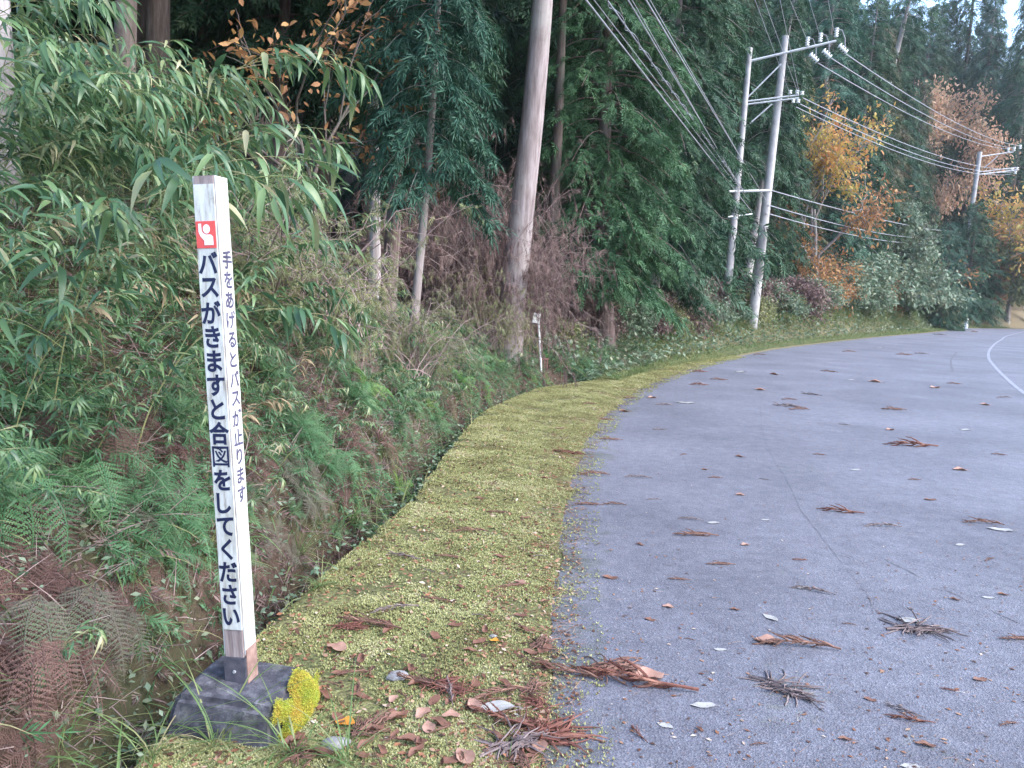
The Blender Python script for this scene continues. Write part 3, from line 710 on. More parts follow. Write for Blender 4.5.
named(conifer('cedar_tree', 7.2, .2, 2.3, 150, 49, .3, size=.6, spr=20, leaf='conifer_blue', bark='bark_dark'), stand(942, 59) , 'low dark round conifer standing by the white marker post', sc=1.12, group=F_GROUP)
named(conifer('cedar_tree', 6.0, .2, 2.0, 130, 50, .3, size=.6, spr=20, leaf='conifer', bark='bark_dark'), stand(966, 73), 'low green conifer behind the round dark one at the road bend', sc=1.7, group=F_GROUP)
named(broadleaf('orange_branch_tree', 4.4, 51, 'rust_leaf', r0=.04, depth=4, per=8, size=.1, spread=.6, spreadr=.25, lean=(-.2, 0), bark='bark_dark'), stand(345, 8.4), 'thin tree with sparse orange leaves in front of the dark wood', group=AG)
for o in COL.objects:
    if o.name.startswith('orange_branch_tree') : o.location.z += 0

SG = 'shrubs along the wood edge'
sh = [broadleaf('shrub', 1.7, 60, 'shrub_leaf', bark='twig', r0=.02, depth=3, per=22, size=.11, stems=6, spreadr=.3, trunkname='stem', crownname='foliage'),
      broadleaf('shrub', 1.5, 61, 'pale_leaf', bark='twig', r0=.02, depth=3, per=18, size=.1, stems=6, spreadr=.3, trunkname='stem', crownname='foliage'),
      broadleaf('shrub', 1.9, 62, 'rust_leaf', bark='twig', r0=.02, depth=3, per=12, size=.1, stems=6, spreadr=.35, trunkname='stem', crownname='foliage'),
      broadleaf('shrub', 1.4, 63, 'dead_needle', bark='twig', r0=.015, depth=3, per=18, size=.1, stems=8, spreadr=.3, trunkname='stem', crownname='foliage')]
shl = ['dull green leafy shrub', 'pale green leafy shrub', 'rust coloured shrub', 'dry brown shrub']
spots = [(568, 18.5, 3, 1), (590, 19, 3, .9), (625, 19, 0, .8), (640, 20, 3, 1), (660, 21, 1, .9), (676, 20, 3, .9), (700, 23, 0, 1), (716, 25, 1, .9), (735, 25.5, 0, 1.1), (750, 25, 1, 1), (772, 26, 0, 1.2), (788, 25.5, 1, 1.1), (802, 27, 0, 1.3), (818, 28, 0, 1.3), (833, 29, 2, 1.3), (846, 31, 0, 1.5), (858, 34, 1, 1.4), (872, 35, 0, 1.7), (880, 38, 2, 1.4), (892, 38, 0, 2.0), (903, 40, 2, 2.2), (912, 42, 3, 2.0), (978, 72, 1, 2.2), (992, 76, 1, 2.2), (1000, 78, 3, 2.0), (765, 30, 3, 1.3), (790, 31, 3, 1.5), (745, 28, 3, 1.3), (720, 27, 0, 1.4), (810, 33, 2, 2), (850, 37, 0, 2.6), (885, 43, 0, 3), (925, 50, 2, 3.2), (900, 47, 0, 3.4), (870, 42, 0, 3), (840, 36, 0, 2.4), (560, 15.5, 1, .55), (690, 25.5, 3, 1.3), (668, 26, 0, 1.3), (630, 23, 3, 1.3), (600, 21.5, 0, 1.2), (575, 23, 3, 1.2)]
wl = ['left of the poles', 'by the poles', 'right of the poles', 'near the white marker post']
for (px, Y, k, sc) in spots:
    if Y > 24 : Y = Y * 1.06 + 1.8
    if 712 < px < 740 : sc *= .6
    o = sh[k].put(standr(px, Y, 1.6 + .55 * sc), random.uniform(0, 6), sc)
    w_ = 'beside the dark trunks left of the poles' if px < 700 else ('at the foot of the utility poles' if px < 800 else ('in the bank right of the utility poles' if px < 900 else 'near the white marker post'))
    tag(o, f'{shl[k]} {w_}', 'shrub', SG)

SLIM = []
# dead brown brush in front of the thick pale trunk
def brush(name, w, h, seed, n=260, leaf='dead_needle', mat='twig'):
    r_ = np.random.default_rng(seed); root = empty(name); g = Geo(); O = []; D = []
    for k in range(n):
        p = np.array([r_.uniform(-w / 2, w / 2) * .6, r_.uniform(-.7, .7), 0]); a = r_.uniform(0, 6.28)
        d = np.array([math.cos(a) * .6, math.sin(a) * .4, r_.uniform(.5, 1.2)]); ln = h * r_.uniform(.5, 1.05); pts = []
        for u in np.linspace(0, 1, 8):
            pts.append(p.copy()); d = d + r_.normal(0, .12, 3) + np.array([math.cos(a) * .08, 0, -.12]); d /= np.linalg.norm(d); p = p + d * ln / 7
        tube(g, pts, np.linspace(.009, .003, 8), 3)
        pts = np.array(pts)
        for j in range(3, 8):
            for q in range(2):
                dd = r_.normal(0, .7, 3) + d * .6 + np.array([0, 0, -.3]); dd /= np.linalg.norm(dd); e = pts[j] + dd * r_.uniform(.15, .45) * h / 2
                tube(g, [pts[j], (pts[j] + e) / 2 + r_.normal(0, .02, 3), e], [.004, .003, .0015], 3)
                m = 3; uu = r_.uniform(0, 1, (m, 1)); O.append(pts[j] * (1 - uu) + e * uu); D.append(dd + r_.normal(0, .6, (m, 3)) + np.array([0, 0, -.4]))
    g.build('stem', M[mat], root); gc = Geo(); O = np.concatenate(O); D = np.concatenate(D)
    gc.inst(SPRAY_FINE[0], frames(D, roll=r_.normal(0, .8, len(O))) * r_.uniform(.07, .16, len(O))[:, None, None] * h / 2, O); gc.build('foliage', M[leaf], root)
    return Proto(root)
br = brush('brown_brush', 1.6, 3.9, 71, 170)
BG = 'dead brown brush under the tall conifers'
for (px, Y, sc, lab) in [(448, 13.8, (.5, .5, .95), 'leftmost heap of dead purple brown brush beside the slim hinoki'), (490, 13.4, (.5, .5, 1.0), 'dead brown brush directly in front of the thick pale trunk'), (496, 13.1, (.2, .3, .8), 'thin dead brown brush hiding the foot of the thick pale trunk'), (552, 17.2, (.38, .4, 1.15), 'dead brown brush right of the thick pale trunk, behind the small sign'), (418, 15, (.5, .5, .9), 'dead brown brush at the foot of the reddish trunk'), (592, 19.5, .3, 'low brown brush beside the foot of the bright green cedar'), (655, 25, .5, 'brown brush under the dark drooping cedar')]:
    tag(br.put(stand(px, Y) - np.array([0, 0, .1]), random.uniform(-.2, .2), sc), lab, 'brush', BG)
gb = brush('pale_green_brush', 1.2, 2.0, 73, 90, 'pale_leaf')
tag(gb.put(stand(486, 12.6), .3, (.5, .5, .9)), 'thin brush with a few yellow green leaves beside the pale trunk', 'brush')
tag(gb.put(stand(403, 8.5), 1.0, (.55, .55, .7)), 'low thin brush at the foot of the slim hinoki', 'brush')
for px, Y in [(395, 8.3), (415, 8.7), (432, 9.0), (380, 8.6), (445, 9.6), (368, 9.2)]:
    SLIM.append((px, Y))
tag(gb.put(stand(290, 6.2) , 2.0, .8), 'thin brush with small yellowish leaves at the top edge of the bamboo', 'brush')

# ------------------------------------------------------------------ bamboo
BL = [strip_leaf(5, .16, .25, .25, .3), strip_leaf(5, .18, .5, .2, .33), strip_leaf(5, .15, .8, .3, .3)]
def bamboo(seed, ln, n_br=9, bend=1.0, leaflen=.2, dry=False, rad=.0045):
    r_ = np.random.default_rng(seed); root = empty('bamboo_plant'); g = Geo(); O = []; D = []
    p = np.zeros(3) - np.array([0, 0, .1]); d = np.array([.25, 0, 1.0]); d /= np.linalg.norm(d); pts = []; K = 16
    for k in range(K):
        pts.append(p.copy()); d = d + np.array([.05, 0, -.075]) * bend * (k / K * 1.6) + r_.normal(0, .02, 3); d /= np.linalg.norm(d); p = p + d * ln / K
    pts = np.array(pts); tube(g, pts, np.linspace(rad, rad * .35, K), 5)
    for k in range(n_br):
        j = int(K * (.3 + .68 * (k + r_.random()) / n_br)); j = min(j, K - 1); q = pts[j]; tt = pts[min(j + 1, K - 1)] - pts[max(j - 1, 0)]; tt /= np.linalg.norm(tt)
        sd = np.array([0, 1.0, 0]) * (1 if k % 2 else -1); bd = tt * r_.uniform(.5, 1) + sd * r_.uniform(.3, .9) + np.array([0, 0, .25]) + r_.normal(0, .15, 3); bd /= np.linalg.norm(bd)
        bl = ln * r_.uniform(.1, .24); bp = [q]; e = q.copy(); bb = bd.copy()
        for m in range(4): bb = bb + np.array([0, 0, -.14]) + r_.normal(0, .05, 3); bb /= np.linalg.norm(bb); e = e + bb * bl / 4; bp.append(e.copy())
        tube(g, bp, np.linspace(rad * .5, rad * .2, 5), 3); bp = np.array(bp)
        nl = r_.integers(5, 9)
        side = unit(np.cross(bb, [0, 0, 1.0])[None])[0]
        for m in range(nl):
            u = 1.2 + 2.8 * m / (nl - 1); i = min(int(u), 3); pos = bp[i] + (bp[i + 1] - bp[i]) * (u - i); sg = 1 if m % 2 else -1
            dd = bb * (.75 + .3 * m / nl) + side * sg * r_.uniform(.35, .8) + np.array([0, 0, -.35]) + r_.normal(0, .18, 3); O.append(pos); D.append(dd)
    O = np.array(O); D = np.array(D); n = len(O); sc = leaflen * r_.uniform(.6, 1.25, n); ty = r_.integers(0, 3, n); FR = frames(D, roll=r_.normal(0, .5, n)) * sc[:, None, None]
    g.build('culm', M['bamboo_dry' if dry else 'bamboo_culm'], root); gl = Geo()
    for q in range(3): gl.inst(BL[q], FR[ty == q], O[ty == q])
    gl.build('foliage', M['bamboo_dry' if dry else 'bamboo_leaf'], root, True); return Proto(root)
bam = [bamboo(100 + i, l, nb, be, ll) for i, (l, nb, be, ll) in enumerate([(1.5, 14, 1.2, .145), (1.8, 17, 1.5, .17), (1.2, 13, 1.0, .14), (2.1, 18, 1.7, .18), (1.0, 11, .8, .14), (1.6, 16, 2.0, .165)])]
bam_dry = bamboo(140, 1.1, 6, 1.6, .17, True)
BAG = 'bamboo thicket on the bank'
rb = np.random.default_rng(9)
# prominent culms, by the pixel near which each arches
prom = [((120, 130), 3.3, 3, -.4, 'arching bamboo whose pale culm curves across the upper left'), ((30, 170), 3.0, 1, 0, 'bamboo with big drooping leaves at the left edge below the pale trunk'),
        ((170, 90), 4.4, 3, .1, 'bamboo spray reaching right in front of the dark wood'), ((200, 200), 3.6, 5, .2, 'bamboo leaning over behind the top of the white post'),
        ((90, 260), 3.0, 0, -.3, 'bamboo with bluish leaves left of the white post'), ((260, 210), 4.6, 1, .5, 'bamboo fanning out right of the white post'),
        ((300, 260), 5.0, 5, .3, 'bamboo hanging low right of the white post at mid height'), ((20, 60), 3.8, 3, 0, 'bamboo hanging in from the upper left corner')]
for (pp, Y, k, rz, lab) in prom:
    q = at(pp[0], pp[1], Y); x = q[0] - .35; z = H1(x, Y)
    tag(bam[k].put((x, Y, z), rz, max(.7, min(1.0, (q[2] - z) / 1.35))), lab, 'bamboo', BAG)
n = 0; tries = 0
while n < 215 and tries < 20000:
    tries += 1
    Y = rb.uniform(2.2, 9.5); px = rb.uniform(-120, 420); x = colx(px, Y); z, tp, s = [float(a[0]) for a in Hxy(x, Y)]
    if tp < (.62 if Y < 5 else 1.0) or tp > 5.5: continue
    if px > 330 - (Y - 5) * 5 + 60: continue
    vis = CY  # keep the fern zone open
    k = rb.choice([0, 1, 2, 4, 5] if tp < 2 else [0, 1, 3, 5]); sc = rb.uniform(.6, 1.0) * (.5 if tp < 1.0 else (.68 if tp < 1.7 else 1))
    o = bam[k].put((x, Y, z), rb.normal(-.35, .9), sc, (rb.normal(0, .12), rb.normal(0, .12)))
    tag(o, 'leafy dwarf bamboo standing among others in the dense thicket behind the white post', 'bamboo', BAG); n += 1
n = 0; tries = 0
while n < 62 and tries < 9000:
    tries += 1
    rel_ = rb.uniform(2.2, 9); s = rel_ + S0; w_ = kn(s, W_TAB); x, y = st2xy(s, w_ + rb.uniform(.35, 1.25)); x = float(x); y = float(y)
    if CX + F * x / y < -60: continue
    o = bam[rb.choice([2, 4])].put((x, y, H1(x, y)), rb.normal(-.3, .8), rb.uniform(.3, .5), (rb.normal(0, .15), rb.normal(.25, .15))); n += 1
    tag(o, 'short dwarf bamboo low on the bank just above the ditch', 'bamboo', 'short bamboo above the ditch')
for i in range(6):
    px = rb.uniform(-80, 60); Y = rb.uniform(4.6, 7.2); x = colx(px, Y)
    tag(bam[rb.choice([1, 3, 5])].put((x, Y, H1(x, Y)), rb.normal(-.5, .6), rb.uniform(.95, 1.2), (rb.normal(0, .06), rb.normal(0, .06))), 'tall bamboo at the back of the thicket under the pale trunk', 'bamboo', 'tall bamboo at the back of the thicket')
# an overhanging spray in front of the dark wood above left
for (pp, Y, lab) in [((250, 70), 5.2, 'bamboo tip with neat narrow leaves hanging in front of the dark wood')]:
    q = at(pp[0] - 60, pp[1] + 40, Y); x = q[0] - .5; tag(bam[3].put((x, Y, H1(x, Y)), .15, 1.15), lab, 'bamboo', BAG)
for i, (px, Y) in enumerate([(60, 3.7), (230, 4.3), (20, 4.0), (180, 4.6), (290, 5.4), (100, 4.4), (50, 4.3)]):
    x = colx(px, Y); z, tp, s = [float(a[0]) for a in Hxy(x, Y)]
    tag(bam_dry.put((x, Y, z), rb.uniform(-1, 1), rb.uniform(.45, .75)), 'dry straw coloured bamboo stalk among the green bamboo', 'bamboo', 'dry bamboo stalks')

# ------------------------------------------------------------------ ferns
def slope_rot(x, y, rz, amt=.8, jit=.15):
    "lean a plant out along the slope's normal"
    e = .15; gx = (H1(x + e, y) - H1(x - e, y)) / (2 * e); gy = (H1(x, y + e) - H1(x, y - e)) / (2 * e)
    nrm = Vector((-gx * amt + random.gauss(0, jit), -gy * amt + random.gauss(0, jit), 1)).normalized()
    return (Vector((0, 0, 1)).rotation_difference(nrm).to_matrix() @ Matrix.Rotation(rz, 3, 'Z')).to_euler()
def frond(seed, n=19, width=.3, droop=.55, curl=.0):
    "one bipinnate frond along +Y, unit length, arching over"
    r_ = np.random.default_rng(seed); u = np.linspace(0, 1, 12)
    ax = np.stack([0 * u + curl * u ** 2 * .2, u * (1 - .25 * droop * u), .55 * droop * u * 1.4 - droop * 1.15 * u ** 2], 1); out = []
    pin = []
    for k in range(9):
        v = k / 9
        for sd in (-1, 1): pin.append(xf(diamond(.6), frames(np.array([[sd * .9, .5, 0]]))[0] * .125 * (1 - v * .7), (0, v, 0)))
    pin.append(xf(diamond(.05), np.eye(3))); pin = merge(pin)
    for k in range(n):
        v = .1 + .9 * (k + .5) / n; p = np.array([np.interp(v, u, ax[:, q]) for q in range(3)]); p2 = np.array([np.interp(min(v + .05, 1), u, ax[:, q]) for q in range(3)])
        t = unit((p2 - p + 1e-9)[None])[0] if v < .98 else t
        ln = width * math.sin(math.pi * (.12 + .86 * v) ** .8) ** .8 * (1.25 - v * .5) * r_.uniform(.9, 1.08)
        for sd in (-1, 1):
            d = np.array([sd, 0, 0]) * .95 + t * .35 + np.array([0, 0, -.15]) + r_.normal(0, .06, 3)
            out.append(xf(pin, frames(d[None], roll=0)[0] * max(ln, .02), p))
    g = Geo(); v_, f_ = merge(out); g.add(v_, f_); tube(g, ax, np.linspace(.008, .002, 12), 3); return np.concatenate(g.v), [q for q in g.f]
FR_ = [frond(200 + i, droop=d, width=w) for i, (d, w) in enumerate([(.5, .15), (.75, .18), (.35, .14), (.95, .16)])]
def add_frond(g, k, M_, o):
    v, fs = FR_[k]; n0 = g.n; first = True
    V = v @ np.array(M_).T + np.array(o); g.v.append(V)
    for f in fs: g.f.append(f + n0); g.m.append(np.zeros(len(f), int))
    g.n += len(V)
def rotz(a): c, s = math.cos(a), math.sin(a); return np.array([[c, -s, 0], [s, c, 0], [0, 0, 1.0]])
def rotx(a): c, s = math.cos(a), math.sin(a); return np.array([[1, 0, 0], [0, c, -s], [0, s, c]])
def fern(seed, mat, nf=7, ln=.5, parts=False, lift=.5, arc=6.28, name='fern'):
    r_ = np.random.default_rng(seed); root = empty(name); g = Geo()
    for k in range(nf):
        a = arc * (k + r_.uniform(-.3, .3)) / nf - (arc / 2 if arc < 6 else 0); Mx = rotz(a) @ rotx(lift * r_.uniform(.5, 1.4)) * ln * r_.uniform(.7, 1.15)
        if parts:
            g1 = Geo(); add_frond(g1, r_.integers(0, 4), Mx, (0, 0, 0)); g1.build('frond', M[mat], root)
        else: add_frond(g, r_.integers(0, 4), Mx, (0, 0, 0))
    if not parts:
        bpy.data.objects.remove(root); o = g.build(name, M[mat]); return Proto(o)
    return Proto(root)
fG = [fern(300 + i, 'fern', nf, l) for i, (nf, l) in enumerate([(9, .5), (8, .42), (10, .55)])]
fL = [fern(310, 'fern_light', 9, .5), fern(311, 'fern_light', 8, .4)]
fD = [fern(320 + i, 'fern_dead', 12, .45, lift=.15) for i in range(2)]
fY = [fern(330, 'fern_grey', 10, .45, lift=.25), fern(331, 'fern_grey', 9, .5, lift=.1)]
fH = fern(340, 'fern', 5, .56, True, -.85, 2.2)          # hanging down the bank towards the viewer, fronds as parts
fHg = fern(341, 'fern_grey', 5, .46, True, -.7, 2.4)
fHd = fern(342, 'fern_dead', 7, .42, True, -.7, 2.2)
FG = 'ferns on the bank'
hand = [(fH, 95, 500, 2.9, 1.0, 'large green fern with fronds hanging down the bank at the left edge'), (fH, 20, 520, 2.8, 1.05, 'green fern cut by the left edge of the photo'),
        (fH, 160, 505, 3.6, .6, 'small green fern between the large green fern and the white post'),
        (fHg, 95, 640, 2.7, .95, 'grey green withering fern at the lower left'), (fHg, 40, 650, 2.6, .8, 'greyish fern in the lower left corner'), (fHg, 130, 660, 2.65, .75, 'withering fern just left of the concrete block'),
        (fHd, 40, 700, 2.4, 1.0, 'dead reddish fern in the bottom left corner'), (fHd, 60, 455, 3.2, 1.1, 'heap of dead brown fern under the bamboo at the left edge'), (fHd, 110, 470, 3.3, 1.0, 'dead brown fern above the large green fern'),
        (fH, 335, 480, 4.9, .75, 'light green fern on the bank right of the white post')]
for (pr, px, py, Y_, sc, lab) in hand:
    q = hit(px, py); tag(pr.put(q + np.array([0.03, -.04, .2]), math.pi + random.uniform(-.5, .3) + .35, sc), lab, 'fern', FG)
n = 0; tries = 0
flab = {'g': 'green fern', 'l': 'light green fern', 'd': 'dead brown fern', 'y': 'greyish withering fern'}
while n < 300 and tries < 9000:
    tries += 1
    rel = 1.6 + 16 * rb.random() ** 1.15; s = rel + S0; w = kn(s, W_TAB)
    tp = rb.uniform(.16, 1.0 if rel < 5 else (2.3 if rel > 8 else 1.8)); x, y = st2xy(s, w + tp); x = float(x); y = float(y)
    pxx = CX + F * x / max(y, .1)
    if pxx < -80 or y < 1.9: continue
    nz = fbm(x, y, 1.5, 4)
    if rel < 5.5: typ = rb.choice(list('ddyygg'))
    elif rel < 10: typ = rb.choice(list('ggglyd'))
    else: typ = rb.choice(list('glgydl'))
    if nz > .7: typ = 'd'
    pr = {'g': fG, 'l': fL, 'd': fD, 'y': fY}[typ]; pr = pr[rb.integers(0, len(pr))]
    sc = rb.uniform(.55, 1.05) * (.85 if rel < 5 else 1)
    if tp < .4: sc *= .6
    o = pr.put((x, y, H1(x, y) + .02), 0, sc); o.rotation_euler = slope_rot(x, y, rb.uniform(0, 6.28))
    zone = 'low on the bank beside the white post' if rel < 4.5 else ('on the bank above the ditch right of the white post' if rel < 9 else 'at the far end of the bank near the small sign')
    tag(o, f'{flab[typ]} {zone}', 'fern', f'{flab[typ]}s {zone}'); n += 1
for i in range(34):
    px = rb.uniform(425, 600); Y = rb.uniform(10.2, 14.5); x = colx(px, Y); z, tp, s_ = [float(a[0]) for a in Hxy(x, Y)]
    if tp < .3: continue
    pr = rb.choice([0, 0, 1, 2]); pr = [fG[0], fL[0], fY[0]][pr]
    o = pr.put((x, Y, z + .03), 0, rb.uniform(.75, 1.15)); o.rotation_euler = slope_rot(x, Y, rb.uniform(0, 6.28)); tag(o, 'fern spreading at the foot of the dead brown brush near the small sign', 'fern', 'ferns at the foot of the brown brush')
for (px, Y) in SLIM:
    o = bam[2].put(stand(px, Y), rb.normal(-.3, 1), rb.uniform(.5, .7)); tag(o, 'short bamboo around the foot of the slim hinoki on the bank crest', 'bamboo', 'short bamboo around the slim hinoki')
# bamboo grass tufts near the sign
BS = [(450, 11.0), (530, 13.5), (560, 14.2), (508, 12.2), (575, 15), (545, 14.5), (470, 10.2), (400, 7.6)]
for px, Y in BS:
    tag(bam[4].put(stand(px, Y), rb.uniform(-2, 1), rb.uniform(.45, .6)), 'short leafy bamboo shoot at the far end of the fern bank' if Y > 12 else 'short leafy bamboo shoot on the fern bank crest', 'bamboo', 'short bamboo shoots at the end of the bank')
# ------------------------------------------------------------------ undergrowth, grass, moss, litter (stuff)
ru = np.random.default_rng(21)
def scatter(n, rel0, rel1, tp0, tp1, pw=1.0):
    rel = rel0 + (rel1 - rel0) * ru.random(n) ** pw; s = rel + S0; t = kn(s, W_TAB) + ru.uniform(tp0, tp1, n); x, y = st2xy(s, t); z, tp = Hst(s, t, x, y)
    return np.stack([x, y, z], 1), tp, rel
SMALL = strip_leaf(2, .55, .1, .1, .5); BLADE = strip_leaf(4, .035, .6, .2, .3); TWIGT = (lambda: (lambda g: (np.concatenate(g.v), np.concatenate(g.f)))((lambda g: (tube(g, [[0, 0, 0], [.02, .5, .03], [0, 1, 0]], [.012, .009, .004], 3), g)[1])(Geo())))()
# dark tangle of dead stalks and small plants covering the bank
g = Geo(); P, tp, rel = scatter(26000, 1.4, 19, .1, 4.5, 1.2); n = len(P)
D = np.stack([ru.normal(0, .7, n), ru.normal(0, .7, n), ru.uniform(-.2, 1, n)], 1)
P[:, 2] += ru.uniform(0, .12, n)
g.inst(TWIGT, frames(D) * ru.uniform(.06, .22, n)[:, None, None], P); g.cur = 1
P, tp, rel = scatter(19000, 1.4, 19, .08, 4.5, 1.2); n = len(P); D = np.stack([ru.normal(0, .8, n), ru.normal(0, .8, n), ru.uniform(-.6, .6, n)], 1)
P[:, 2] += ru.uniform(0, .1, n); g.inst(SPRAY_FINE[1], frames(D, roll=ru.normal(0, .8, n)) * ru.uniform(.05, .15, n)[:, None, None], P); g.cur = 2
P, tp, rel = scatter(46000, 1.4, 19, -.02, 2.5, 1.3); n = len(P); D = np.stack([ru.normal(0, .8, n), ru.normal(0, .8, n), ru.uniform(-.2, .7, n)], 1)
P[:, 2] += ru.uniform(.01, .13, n); g.inst(SMALL, frames(D, roll=ru.normal(0, .6, n)) * ru.uniform(.015, .045, n)[:, None, None], P)
g.cur = 3; P, tp, rel = scatter(11000, 1.4, 19, -.04, 3, 1.3); n = len(P); D = np.stack([ru.normal(0, .7, n), ru.normal(0, .7, n), ru.uniform(.3, 1, n)], 1)
g.inst(BLADE, frames(D) * ru.uniform(.1, .32, n)[:, None, None], P)
g.cur = 4; P, tp, rel = scatter(42000, 1.4, 19, .1, 4.0, 1.2); n = len(P); kk = fbm(P[:, 0], P[:, 1], 2.4, 9) > -.15; P = P[kk]; n = len(P); P[:, 2] += ru.uniform(.02, .2, n)
D = np.stack([ru.normal(0, .8, n), ru.normal(0, .8, n), ru.uniform(-.7, .4, n)], 1); g.inst(SPRAY_FINE[0], frames(D, roll=ru.normal(0, .6, n)) * ru.uniform(.06, .17, n)[:, None, None], P)
tag(g.build('undergrowth', [M['twig'], M['dead_needle'], M['shrub_leaf'], M['grass'], M['fern']]), 'tangled undergrowth of dead stalks and small leaves covering the bank', 'undergrowth', kind='stuff')
# tall dry verge grass further along the road
g = Geo(); NG = 120000; rel = 14 + 75 * ru.random(NG) ** 1.5; s = rel + S0; w = kn(s, W_TAB); t = w * .12 + w * .5 * (1 - sstep(14, 24, rel)) + ru.random(NG) ** 1.6 * (4.5 + rel * .03); x, y = st2xy(s, t); z, tp = Hst(s, t, x, y)
n = len(x); D = np.stack([ru.normal(0, .6, n), ru.normal(0, .6, n), ru.uniform(.3, 1.1, n)], 1)
sz = ru.uniform(.08, .3, n) * (1 + rel / 35) * np.clip(.55 + tp * .5, .35, 1.3)
g.inst(BLADE if False else strip_leaf(3, .07, .6, .2, .3), frames(D) * sz[:, None, None], np.stack([x, y, z], 1))
g.cur = 1; rel = 13.5 + 60 * ru.random(30000) ** 1.6; s = rel + S0; w = kn(s, W_TAB); t = w * .9 + ru.random(30000) * (4.5 + rel * .06); x, y = st2xy(s, t); z, tp = Hst(s, t, x, y); n = len(x)
D = np.stack([ru.normal(0, .8, n), ru.normal(0, .8, n), ru.uniform(-.3, .8, n)], 1)
g.inst(SMALL, frames(D, roll=ru.normal(0, .6, n)) * (ru.uniform(.04, .1, n) * (1 + rel / 40))[:, None, None], np.stack([x, y, z + ru.uniform(0, .35, n)], 1))
tag(g.build('verge_grass', [M['grass'], M['shrub_leaf']]), 'dry straw coloured grass between the road bend and the wood', 'grass', kind='stuff')
# forest floor litter plants deeper in
# moss tufts on the strip
MOSS = merge([xf(diamond(.5), frames(np.array([[math.cos(a), math.sin(a), .9]]))[0]) for a in (0, 2.1, 4.2)])
def strip_pts(n, rel0, rel1, pw=1.6, lo=-.02, hi=1.0):
    rel = rel0 + (rel1 - rel0) * ru.random(n) ** pw; s = rel + S0; w = kn(s, W_TAB); t = lo + (w * hi - lo) * ru.random(n); x, y = st2xy(s, t); z, tp = Hst(s, t, x, y); return np.stack([x, y, z], 1), t, tp, rel
P, t, tp, rel = strip_pts(470000, 1.9, 23, 2.4, -.25)
keep = (fbm(P[:, 0], P[:, 1], 4, 2) + .6 * fbm(P[:, 0], P[:, 1], 11, 5) + ru.normal(0, .3, len(P)) > -.28) & (ru.random(len(P)) < np.clip(sstep(-.12 + .12 * fbm(P[:, 0], P[:, 1], 6), .3, t) + .05 * (t < 0), 0, 1)) & (tp < -.0)
P[:, 2] = np.where(t < 0, .002, P[:, 2]); P = P[keep]; n = len(P); rel = rel[keep]; P[:, 2] += .004 * fbm(P[:, 0], P[:, 1], 19)
g = Geo(); g.inst(MOSS, frames(np.stack([ru.normal(0, .3, n), ru.normal(0, .3, n), np.ones(n)], 1) * 0 + np.stack([np.cos(ru.uniform(0, 6.28, n)), np.sin(ru.uniform(0, 6.28, n)), ru.normal(0, .25, n)], 1)) * (ru.uniform(.004, .0105, n) * (1 + rel / 7))[:, None, None], P)
tag(g.build('moss', M['moss']), 'yellow green moss carpet along the asphalt edge', 'moss', kind='stuff')
# small grass in the strip
P, t, tp, rel = strip_pts(3800, 1.9, 15, 1.5, .1); n = len(P); g = Geo()
g.inst(BLADE, frames(np.stack([ru.normal(0, .7, n), ru.normal(0, .7, n), ru.uniform(.2, 1, n)], 1)) * ru.uniform(.03, .09, n)[:, None, None], P)
tag(g.build('short_grass', M['grass']), 'short sparse grass blades growing through the moss strip', 'grass', kind='stuff')
# litter of bits: strip + asphalt
g = Geo(); P, t, tp, rel = strip_pts(10000, 1.8, 18, 1.6); n = len(P); P[:, 2] += .01
g.inst(SMALL, frames(np.stack([ru.normal(0, 1, n), ru.normal(0, 1, n), ru.normal(0, .2, n)], 1), roll=ru.normal(0, .4, n)) * ru.uniform(.008, .035, n)[:, None, None], P)
P, t, tp, rel = strip_pts(4500, 1.8, 18, 1.5, -.14, .28); n = len(P); P[:, 2] = np.maximum(P[:, 2], 0) + .006
g.inst(TWIGT, frames(np.stack([ru.normal(0, 1, n), ru.normal(0, 1, n), ru.normal(0, .1, n)], 1)) * ru.uniform(.02, .1, n)[:, None, None], P)
g.inst(SMALL, frames(np.stack([ru.normal(0, 1, n), ru.normal(0, 1, n), ru.normal(0, .2, n)], 1)) * ru.uniform(.01, .03, n)[:, None, None], P + ru.normal(0, .02, P.shape) * [1, 1, 0])
# asphalt specks
n = 4600; px = ru.uniform(540, 1060, n); py = 335 + (790 - 335) * ru.random(n) ** .8; Q = np.array([gnd(a, b_) for a, b_ in zip(px, py)]); st = xy2st(Q[:, 0], Q[:, 1])[1]; Q = Q[(st < .02)]; n = len(Q); Q[:, 2] = .004
big = ru.random(n) ** 6
g.inst(SMALL, frames(np.stack([ru.normal(0, 1, n), ru.normal(0, 1, n), 0 * Q[:, 0]], 1)) * (.004 + .024 * big)[:, None, None], Q)
k = ru.random(n) < .3; g.inst(TWIGT, frames(np.stack([ru.normal(0, 1, n), ru.normal(0, 1, n), 0 * Q[:, 0]], 1))[k] * ru.uniform(.01, .06, n)[k][:, None, None], Q[k] + [.01, .01, 0])
tag(g.build('litter', M['litter']), 'scattered needles, leaf scraps and twig bits on moss and asphalt', 'litter', kind='stuff')

